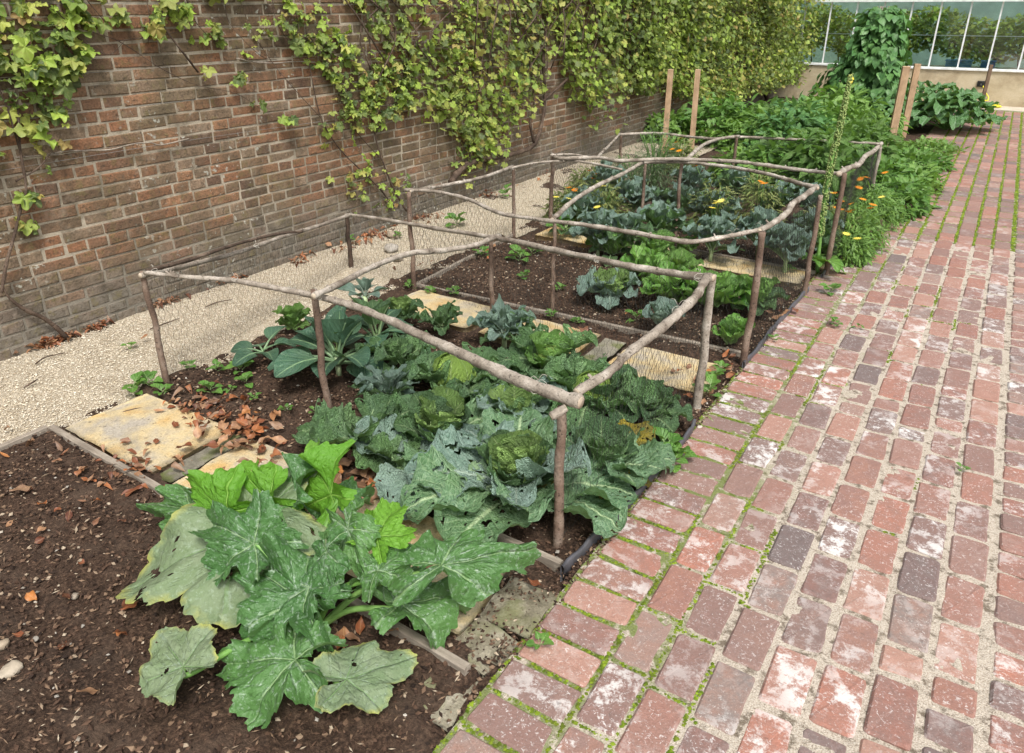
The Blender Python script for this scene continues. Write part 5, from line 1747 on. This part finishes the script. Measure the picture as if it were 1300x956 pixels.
# runner bean tower
bx, by = -1.76, 12.9
t = thing('bean_tower', 'tall column of climbing runner beans in front of the greenhouse', 'climbing beans', (bx, by, 0))
by0 = by
n = 4200
z = RNG.beta(1.15, 1.25, n) * 1.62
a = RNG.uniform(0, 2 * PI, n)
rad = np.interp(z, [0, .5, 1.0, 1.5, 1.62], [.72, .56, .42, .33, .16]) * RNG.uniform(.5, 1.08, n) * (1 + .45 * fnoise(np.c_[np.cos(a) * 2, np.sin(a) * 2, z * 4], 9, 3))
P = np.c_[np.cos(a) * rad, np.sin(a) * rad, z]
R = rotz(a - PI / 2 + RNG.normal(0, .5, n)) @ rotx(-RNG.normal(.7, .35, n)) @ roty(RNG.normal(0, .3, n))
kind(ob('foliage', Bag().scatter([simple_leaf(1, .85, .3, .1), simple_leaf(1, .75, .2, .12)], P, R * RNG.uniform(.08, .145, n)[:, None, None], RNG.random(n)).mesh('foliage', M['bean']), t), 'stuff')
for k in range(6):
    a = k * PI / 3
    ob('bean_pole', mk('bean_pole', *tube([(math.cos(a) * .5, math.sin(a) * .5, -.05), (math.cos(a) * .1, math.sin(a) * .1, 1.62)], .011, 6, 2), M['twig']), t)

# ------------------------------------------------------------------ mullein (verbascum) spike leaning right
b0 = gp(1038, 345, 0)
dtop = ray(1080, 96)
tt = b0.y * 1.0 / dtop.y
top = Vector((dtop.x * tt, dtop.y * tt, CAM_H + dtop.z * tt))
t = thing('mullein', 'tall leaning mullein spike with a few yellow flowers at its tip', 'mullein', tuple(b0))
rel = top - b0
mid = rel * .5 + Vector((-.03, 0, .0))
SP = [Vector((0, 0, -.03)), rel * .2 + Vector((-.02, 0, 0)), mid, rel * .8 + Vector((-.01, 0, 0)), rel]
ob('stem', mk('stem', *tube(SP, [.013, .012, .010, .008, .005], 8, 5), M['stalk']), t)
Pc, _ = smooth_path(SP, [1] * 5, 30)
bag = Bag()
n = 900
ii = RNG.integers(int(len(Pc) * .25), len(Pc), n)
aa = RNG.uniform(0, 2 * PI, n)
rr = np.interp(ii / len(Pc), [.25, .6, 1], [.018, .020, .010])
P = Pc[ii] + np.c_[np.cos(aa) * rr, np.sin(aa) * rr, RNG.uniform(-.01, .01, n)]
bag.scatter([octa(.8, .8, 1.1, k) for k in range(3)], P, randR(n, .6, (.006, .010)), RNG.random(n))
kind(ob('seed_buds', bag.mesh('seed_buds', M['verb']), t), 'stuff')
for k in range(5):
    ob('flower', FM['yellow'], t, tuple(np.array(rel) + [random.uniform(-.012, .012), random.uniform(-.012, .012), random.uniform(-.04, .0)]), (random.uniform(0, 1.5), random.uniform(-1, 1), 0)).scale = (.5, .5, .5)
ms = leafset('mul', 4, 'weed', L=.26, W=(.05, .065), shape='round', petiole=.12, a0=(.3, .9), a1=(-1.1, -.4), cup=(.2, .6), ruffle=.008, rf=5, crink=.001, nu=20, nv=11, rib=.004)
for az, tl, s_ in ((-.9, .1, 1.0), (-2.0, .3, .8), (.3, .0, .8), (1.6, .2, .9), (2.8, .2, .9), (-.3, .5, .7), (-1.4, .6, .7)):
    place_leaf(t, ms[int(abs(az) * 3) % 4], az, tl, s_, .06, .01)

# ------------------------------------------------------------------ weeds and seedlings
GW = 'small weeds and seedlings in the beds'
weed_me = leafset('wd', 4, 'weed', L=.055, W=(.017, .022), shape='round', petiole=.25, a0=(.3, .9), a1=(-.4, .1), cup=(.2, .6), ruffle=.002, rf=5, nu=9, nv=5, rib=.0012)
WEEDS = [(170, 497, 1.3, 'broad leaved weed at the top edge of the large bare slab, left one'), (190, 490, 1.2, 'broad leaved weed beside the foot of the left cage post'), (207, 500, .9, 'low weed spreading over the slab corner'),
         (240, 467, .8, 'tiny weed by the shrivelled leaves on the bed edge'), (268, 497, 1.2, 'round leaved seedling in the leaf pile behind the slab'), (306, 470, 1.2, 'bright seedling at the bed edge left of the glossy brassica'),
         (312, 485, 1.0, 'bright seedling just below the bed edge one'), (275, 470, .9, 'pale seedling nearest the gravel'), (293, 495, .6, 'tiny seedling right of the round leaved one'), (322, 505, .6, 'tiny seedling on bare soil left of the second post'),
         (364, 520, .7, 'tiny seedling just left of the second post foot'), (400, 522, .6, 'tiny seedling just right of the second post'), (165, 440, .7, 'little weed alone on the gravel'),
         (520, 365, .9, 'weed at the foot of the middle cage front left post'), (548, 372, .8, 'weed inside the front left corner of the middle bed'), (576, 373, 1.0, 'flat weed on the soil near the middle bed board'),
         (660, 330, 1.8, 'sprawling grey green weed at the back of the middle bed'), (676, 322, 1.6, 'second sprawling weed at the back of the middle bed'), (664, 352, 1.1, 'pale weed in the middle of the bare soil'), (612, 325, 1.3, 'weed by the back left corner of the middle bed'),
         (712, 368, .9, 'small weed under the middle cage mid post'), (700, 402, .9, 'weed at the board by the mid post'), (732, 410, .8, 'weed by the board right of the mid post'), (808, 405, 1.2, 'flat weed between the mid board and the blue cabbage'),
         (905, 480, 1.1, 'weed with yellow green leaves right of the front cage right post'), (900, 500, 1.3, 'bright weed at the foot of the front cage right post'), (915, 470, .8, 'small weed near the brick path corner'),
         (845, 572, 1.6, 'light green leafy weed hanging over the black edging'), (852, 590, 1.5, 'second light green weed hanging over the black edging'), (862, 580, 1.2, 'third light green weed touching the bricks'),
         (1055, 370, 1.3, 'drooping leafy weed on the brick edge by the mullein'), (980, 430, .7, 'tiny weed on the edging strip'), (1000, 345, 1.0, 'weed on the third stone strip near the leaning post'),
         (685, 818, .7, 'flat green weed on the front bricks'), (1060, 412, .9, 'tuft of weed growing in the path joint'), (1090, 415, .6, 'small tuft in the path joint further right'),
         (580, 285, 2.2, 'green weed against the foot of the wall under the big vine'), (640, 248, 1.6, 'green weed against the wall right of the thick stem'), (445, 305, .8, 'weed on the gravel by the dark back post'),
         (505, 300, .8, 'weed on the gravel near the middle cage'), (905, 292, .9, 'sprig on the front soil of the far bed'), (50, 400, .8, 'sprig low on the far left vine stem'), (1222, 596, .5, 'tiny moss tuft between the right bricks')]
for i, (u_, v_, s_, lb) in enumerate(WEEDS):
    p = gp(u_, v_, .012)
    t = plant('weed', lb, 'weed', (p.x, p.y, .008), GW)
    kx = 7 if s_ > .7 else 5
    for k in range(kx):
        place_leaf(t, weed_me[k % 4], k * 2.4 + i, random.uniform(-.05, .45), s_ * random.uniform(.7, 1.15), .004 * k * s_, .004)

# ------------------------------------------------------------------ courgette in the front bed
GC = None
CR = gp(392, 800, .03)
cz = thing('courgette_plant', 'large courgette plant with silver marbled leaves in the front soil bed', 'courgette', tuple(CR))
PAL = [palmate(R=1.0, lobes=5, depth=(.42, .30, .38, .33)[k], ser=.13, nser=4.1, nr=24, nt=190, sinus=.25, fold=.12, wave=.13, cup=-.45, seed=k, name='leaf', mat=None, pts=2.2) for k in range(4)]
PALO = [palmate(R=1.0, lobes=5, depth=.28, ser=.05, nser=6, nr=24, nt=170, sinus=.4, fold=.05, wave=.07, cup=-.2, seed=k + 8, name='leaf', mat=None, holes=h_, pts=1.6) for k, h_ in ((0, .12), (1, .38))]


def withmat(me, mat):
    m2 = me.copy()
    m2.materials.clear()
    m2.materials.append(M[mat])
    return m2


CM = {('courg', k): withmat(PAL[k], 'courg') for k in range(4)}
CM.update({('courglime', k): withmat(PAL[k], 'courglime') for k in range(4)})
CM.update({('courgold', k): withmat(PALO[k], 'courgold') for k in range(2)})


def cleaf(au, av, az_, tu, tv, tz_, mat, k, wid=1.0, face=None, stalk=True, sc=1.0, par=cz, base=CR, rs=.009):
    """attachment pixel+height, tip pixel+height"""
    a_, t_ = gp(au, av, az_), gp(tu, tv, tz_)
    yv = (t_ - a_)
    L = yv.length
    yv.normalize()
    nrm = Vector(face if face else (0.1, -.25, 1.0))
    xv = yv.cross(nrm).normalized()
    zv = xv.cross(yv).normalized()
    wid *= .74
    Rm = np.array([[xv[i] * L * wid, yv[i] * L, zv[i] * L] for i in range(3)]) * sc
    ob('leaf', CM[(mat, k)], par, mtx=m4(Rm, a_ - base))
    if stalk:
        e = a_ - base
        s0 = Vector((e.x * .06, e.y * .06, 0))
        m1 = Vector((e.x * .45, e.y * .45, e.z * .62 + .01))
        ob('stalk', mk('stalk', *tube([s0, m1, e - yv * .02 - zv * .016, e - zv * .007], [rs * 1.2, rs, rs * .8, rs * .5], 8, 6), M['stalk']), par)


UPF = (0.15, -.35, 1.0)
cleaf(318, 672, .24, 150, 745, .11, 'courgold', 1, .95, (.1, -.5, 1))
cleaf(322, 690, .27, 240, 640, .30, 'courg', 0, .95, (.2, -.5, .9), sc=.85)
cleaf(290, 648, .26, 222, 606, .33, 'courglime', 1, .9, (.3, -1.0, .25))
cleaf(345, 640, .28, 300, 588, .34, 'courglime', 2, .8, (.3, -1.0, .3))
cleaf(420, 628, .30, 372, 565, .38, 'courglime', 3, .95, (-.1, -1.0, .35))
cleaf(372, 632, .30, 362, 576, .33, 'courg', 3, .8, (.0, -.8, .6))
cleaf(478, 680, .29, 505, 640, .33, 'courglime', 0, 1.35, (.1, -1.0, .35), sc=1.15)
cleaf(415, 700, .30, 408, 765, .22, 'courg', 1, .75, (-.1, -.9, .8))
cleaf(442, 672, .30, 468, 742, .22, 'courg', 2, .8, (.2, -.8, .8))
cleaf(384, 760, .20, 285, 700, .24, 'courg', 3, .8, (.0, -.4, 1), sc=1.0)
cleaf(392, 745, .22, 300, 795, .15, 'courg', 0, .85, (.0, -.4, 1))
cleaf(480, 725, .24, 540, 680, .27, 'courg', 1, .7, (.1, -.5, 1))
cleaf(560, 718, .24, 690, 692, .20, 'courg', 2, .55, (-.1, -.7, .9))
cleaf(508, 765, .13, 608, 745, .08, 'courg', 3, .85, (.0, -.4, 1))
cleaf(232, 846, .12, 200, 797, .11, 'courgold', 0, 1.05, (.1, -.4, 1), sc=.95)
cleaf(375, 838, .14, 268, 828, .12, 'courg', 1, 1.05, (.0, -.4, 1), sc=1.0)
cleaf(440, 862, .12, 535, 832, .08, 'courgold', 0, .9, (.0, -.4, 1), sc=.95)
cleaf(245, 646, .20, 172, 640, .13, 'courg', 2, .45, (.2, -.7, .8))
cleaf(420, 640, .20, 470, 608, .16, 'courg', 0, .7, (.0, -.5, 1), stalk=False)
cleaf(352, 640, .24, 395, 655, .20, 'courg', 2, .8, (.1, -.5, 1))
ob('crown_stem', mk('crown_stem', *tube([(0, 0, -.04), (.0, .02, .04), (.01, .03, .09)], [.026, .022, .014], 8, 4, .1), M['stalk']), cz)

# far courgette by the greenhouse
cb = gp(1200, 165, 0)
fc = thing('courgette_plant', 'distant courgette plant with big dark leaves at the far end of the path', 'courgette', tuple(cb))
for k in range(34):
    a = k * 2.4
    r = .10 + .50 * (k / 34) ** .8
    h = .50 - .38 * (k / 34) + random.uniform(-.04, .04)
    e = Vector((math.cos(a) * r, math.sin(a) * r, h))
    ob('leaf', CM[('courg', k % 4)], fc, mtx=m4(rotz(a - PI / 2) @ rotx(random.uniform(-.2, .5)) * random.uniform(.20, .30), e))
    ob('stalk', mk('stalk', *tube([(0, 0, 0), (e.x * .4, e.y * .4, e.z * .7), tuple(e)], .010, 5, 3), M['stalk']), fc)
cb2 = gp(1172, 150, 0)
fc = thing('courgette_plant', 'second distant courgette just left of the other one, against the bean tower', 'courgette', tuple(cb2))
for k in range(18):
    a = k * 2.4
    r = .12 + .38 * (k / 18) ** .7
    h = .50 - .38 * (k / 18) + random.uniform(-.04, .04)
    e = Vector((math.cos(a) * r, math.sin(a) * r, h))
    ob('leaf', CM[('courg', k % 4)], fc, mtx=m4(rotz(a - PI / 2) @ rotx(random.uniform(-.2, .5)) * random.uniform(.18, .27), e))
    ob('stalk', mk('stalk', *tube([(0, 0, 0), (e.x * .4, e.y * .4, e.z * .7), tuple(e)], .010, 5, 3), M['stalk']), fc)

# ------------------------------------------------------------------ fallen leaves
DL = []
for i, (L_, W_, bd, fd) in enumerate([(.085, .021, .5, .12), (.075, .022, -.35, .2), (.09, .020, .8, .1), (.06, .020, -.6, .3), (.07, .024, .3, .35), (.08, .018, 1.5, .3), (.05, .02, .2, .5)]):
    DL.append(leaf_mesh(L=L_, W=W_ * 1.0, shape='lance', petiole=.06, a0=-bd * .4 + .15, a1=bd * .4, cup=fd, ruffle=.006, rf=4, nu=11, nv=7, rib=.0015, seed=i, mat=M['dead'], name='fallen_leaf'))


def fallen(u_, v_, label, group, z=.022, s=1.0, n=1, spread=0.0):
    for k in range(n):
        p = gp(random.gauss(u_, spread), random.gauss(v_, spread * .55), z)
        o = ob('fallen_leaf', random.choice(DL), None, (p.x, p.y, z + random.uniform(-.006, .012)), (random.gauss(0, .35), random.gauss(0, .35), random.uniform(0, 6.3)))
        sc_ = s * random.uniform(.75, 1.15)
        o.scale = (sc_, sc_, sc_)
        tag(o, label, 'leaf', group)


fallen(153, 627, 'large orange leaf on the dark soil beside the board', None, s=1.0)
fallen(40, 617, 'orange leaf at the left on the soil near the front board', None, s=.8)
fallen(161, 664, 'curled red brown leaf left of the grey courgette leaf', None, s=.6)
fallen(108, 718, 'small bright red leaf alone on the dark soil', None, s=.55)
fallen(34, 754, 'flat pinkish red leaf on the soil at the left edge', None, s=.75)
fallen(98, 605, 'dark maroon leaf on the soil below the slab', None, s=.7)
fallen(30, 617, 'dark red leaf at the very left of the soil', None, s=.8)
fallen(220, 534, 'tan oval leaf lying on the large bare slab', None, .03, .7)
fallen(179, 432, 'single orange leaf on the gravel left of the first post', None, .01, .6)
fallen(6, 545, 'orange leaf on gravel at the left picture edge', None, .01, .8)
fallen(80, 586, 'brown leaf tucked in the slab and board corner', None, s=.6)
fallen(165, 590, 'brown leaf just over the board on the slab', None, .03, .5)
fallen(745, 423, 'pointed red brown leaf on the second stone strip', None, .03, 1.2)
fallen(655, 480, 'leaf caught under the thick rail among the cabbages', None, .05, .8)
fallen(800, 395, 'brown leaf beside the blue cabbage', None, .02, .7)
fallen(670, 737, 'pale torn leaf on rubble by the board end', None, .02, .8)
fallen(655, 822, 'small brown scrap on the front bricks', None, .01, .3)
fallen(60, 660, 'small brown leaf scrap on the dark front soil', 'leaf scraps on the front soil', .02, .6, 12, 50)
fallen(110, 790, 'small brown leaf scrap low on the dark front soil', 'leaf scraps low on the front soil', .02, .6, 8, 50)
fallen(270, 768, 'brown leaf under the left courgette leaves', 'leaves under the courgette', .02, 1.2, 5, 18)
fallen(690, 492, 'leaf among the cabbages near the rail end', 'leaves among the cabbages', .02, .7, 3, 15)
fallen(300, 545, 'brown leaf in the pile behind the courgette', 'leaf pile behind the courgette', .035, .95, 44, 28)
fallen(335, 570, 'brown leaf in the pile behind the courgette', 'leaf pile behind the courgette', .03, .9, 14, 18)
fallen(255, 512, 'small dark leaf in the litter at the bed corner', 'dark leaf litter at the bed corner', .02, .65, 8, 22)
fallen(475, 590, 'brown leaf in the pile under the dark cabbage', 'leaf pile under the dark cabbage', .03, 1.0, 34, 24)
fallen(450, 625, 'brown leaf in the pile right of the courgette', 'leaf pile right of the courgette', .03, 1.0, 14, 22)
fallen(500, 690, 'brown leaf between courgette and cabbages', 'leaves between courgette and cabbages', .03, 1.0, 9, 20)
fallen(170, 600, 'small leaf scrap along the front board', 'leaf scraps along the front board', .025, .6, 12, 32)
fallen(360, 690, 'brown leaf showing between the courgette stalks', 'leaves between the courgette stalks', .02, 1.0, 10, 28)
fallen(430, 800, 'brown leaf at the courgette crown', 'leaves at the courgette crown', .02, .9, 9, 30)
fallen(540, 345, 'brown leaf at the back left of the middle bed', 'leaves at the back left of the middle bed', .02, .6, 4, 16)
fallen(625, 318, 'brown leaf by the back post of the front cage', 'leaves by the back post', .02, .8, 4, 10)
fallen(920, 462, 'brown leaf by the leaning post near the path', 'leaves by the leaning post', .02, .75, 10, 12)
fallen(980, 400, 'brown leaf caught along the inside of the edging strip', 'leaves inside the edging strip', .02, .75, 7, 14)
fallen(900, 505, 'brown leaf near the front cage right post', 'leaves near the right post', .02, .6, 5, 14)
fallen(850, 475, 'brown leaf on the slab end by the middle bed board', 'leaves on the slab end', .03, .7, 4, 14)
# litter along the wall foot
LIT = []
for (u_, v_, cnt, sp, w_) in ((55, 425, 36, 22, 'at the left end of the wall under the bare stem'), (110, 408, 14, 16, 'along the wall foot right of the bare stem'), (190, 378, 12, 22, 'along the wall foot left of the first post'), (290, 352, 12, 20, 'along the wall foot behind the first rail'),
                              (395, 328, 10, 16, 'along the wall foot left of the dark back post'), (470, 318, 10, 14, 'along the wall foot right of the dark back post'), (515, 305, 22, 14, 'against the wall near the pale stones'), (585, 285, 18, 16, 'against the wall under the big vine'),
                              (645, 252, 10, 12, 'against the wall right of the thick stem'), (720, 225, 7, 12, 'along the wall foot behind the far cage')):
    for k in range(int(cnt * 2.4)):
        p = gp(random.gauss(u_, sp), random.gauss(v_, 5), .01)
        p.x = max(WX + .02, min(p.x, WX + abs(random.gauss(0, .10)) + .02))
        if k > cnt * .28:
            LIT.append((p.x, p.y, random.uniform(.002, .02)))
            continue
        o = ob('fallen_leaf', random.choice(DL), None, (p.x, p.y, random.uniform(.004, .03)), (random.gauss(0, .5), random.gauss(0, .5), random.uniform(0, 6.3)))
        sc_ = random.uniform(.45, .95)
        o.scale = (sc_, sc_, sc_)
        tag(o, 'brown leaf in the litter ' + w_, 'leaf', 'leaf litter ' + w_)

for _ in range(60):
    p = gp(random.gauss(250, 26), random.gauss(512, 12), .02)
    LIT.append((p.x, p.y, .02 + random.uniform(0, .01)))
for _ in range(110):
    p = gp(*random.choice([(random.gauss(300, 30), random.gauss(548, 14)), (random.gauss(470, 28), random.gauss(600, 16)), (random.gauss(140, 40), random.gauss(600, 20)), (random.gauss(360, 60), random.gauss(720, 40))]), .02)
    LIT.append((p.x, p.y, .02 + random.uniform(0, .01)))
bagl = Bag().scatter([simple_leaf(1, .5, .5, .3, 4), simple_leaf(1, .4, -.4, .2, 4), simple_leaf(1, .6, .8, .5, 4)], np.array(LIT), randR(len(LIT), .6, (.018, .055)), RNG.random(len(LIT)))
kind(tag(ob('leaf_litter', bagl.mesh('leaf_litter', M['dead'])), 'small broken brown leaf litter along the wall foot and bed edges', 'leaf litter'), 'stuff')

# ------------------------------------------------------------------ twigs and stones
for (a, b_, lb) in (((140, 530), (190, 517), 'thin dry twig on the gravel near the board corner'), ((45, 462), (82, 448), 'short twig on gravel near the leaf litter'), ((190, 418), (228, 404), 'twig on the gravel left of the first post'),
                    ((260, 390), (295, 380), 'twig on the gravel right of the first post'), ((30, 492), (48, 481), 'tiny twig on gravel at the left')):
    p, q = gp(*a, .004), gp(*b_, .004)
    m_ = (p + q) / 2 + Vector((random.uniform(-.02, .02), random.uniform(-.02, .02), .006))
    tag(ob('dry_twig', mk('dry_twig', *tube([p, m_, q], [.0035, .004, .002], 5, 4, .2), M['vstem'])), lb, 'twig')


def rock(u_, v_, r, label, mat='flint', flat=.6, z=0.0):
    th = np.linspace(0, PI, 9)
    ph = np.linspace(0, 2 * PI, 14, endpoint=False)
    T, Ph = np.meshgrid(th, ph, indexing='ij')
    D = np.stack([np.sin(T) * np.cos(Ph), np.sin(T) * np.sin(Ph), np.cos(T)], -1)
    q = 1 + .28 * fnoise(D * 1.6 + u_, int(u_), 2)
    V = (D * q[..., None] * r * (1, .8, flat)).reshape(-1, 3)
    p = gp(u_, v_, z)
    o = ob('stone', mk('stone', V, grid_faces(9, 14, 0, True)[:, ::-1], M[mat]), None, (p.x, p.y, z + r * flat * .45), (0, 0, random.uniform(0, 3)))
    tag(o, label, 'stone')


rock(14, 852, .032, 'largest tan stone on the soil at the bottom left', flat=.4)
rock(95, 758, .013, 'rounded white stone on the dark soil')
rock(46, 812, .010, 'small pale stone on the soil near the bottom left')
rock(3, 820, .02, 'grey stone just above the largest tan stone')
rock(500, 300, .05, 'upper pale boulder against the foot of the wall')
rock(497, 318, .055, 'middle pale boulder against the foot of the wall')
rock(505, 330, .045, 'lower pale boulder on the gravel by the wall')
rock(786, 647, .008, 'small white pebble beside the edging strip')
rock(806, 664, .008, 'second white pebble near the brick ends')
rock(888, 543, .011, 'white square pebble at the edging strip end')
rock(707, 712, .014, 'pale pebble by the corner post foot')
rock(408, 775, .022, 'brown clod beside the courgette crown', 'concrete')
rock(423, 792, .02, 'second brown clod right of the courgette crown', 'concrete')
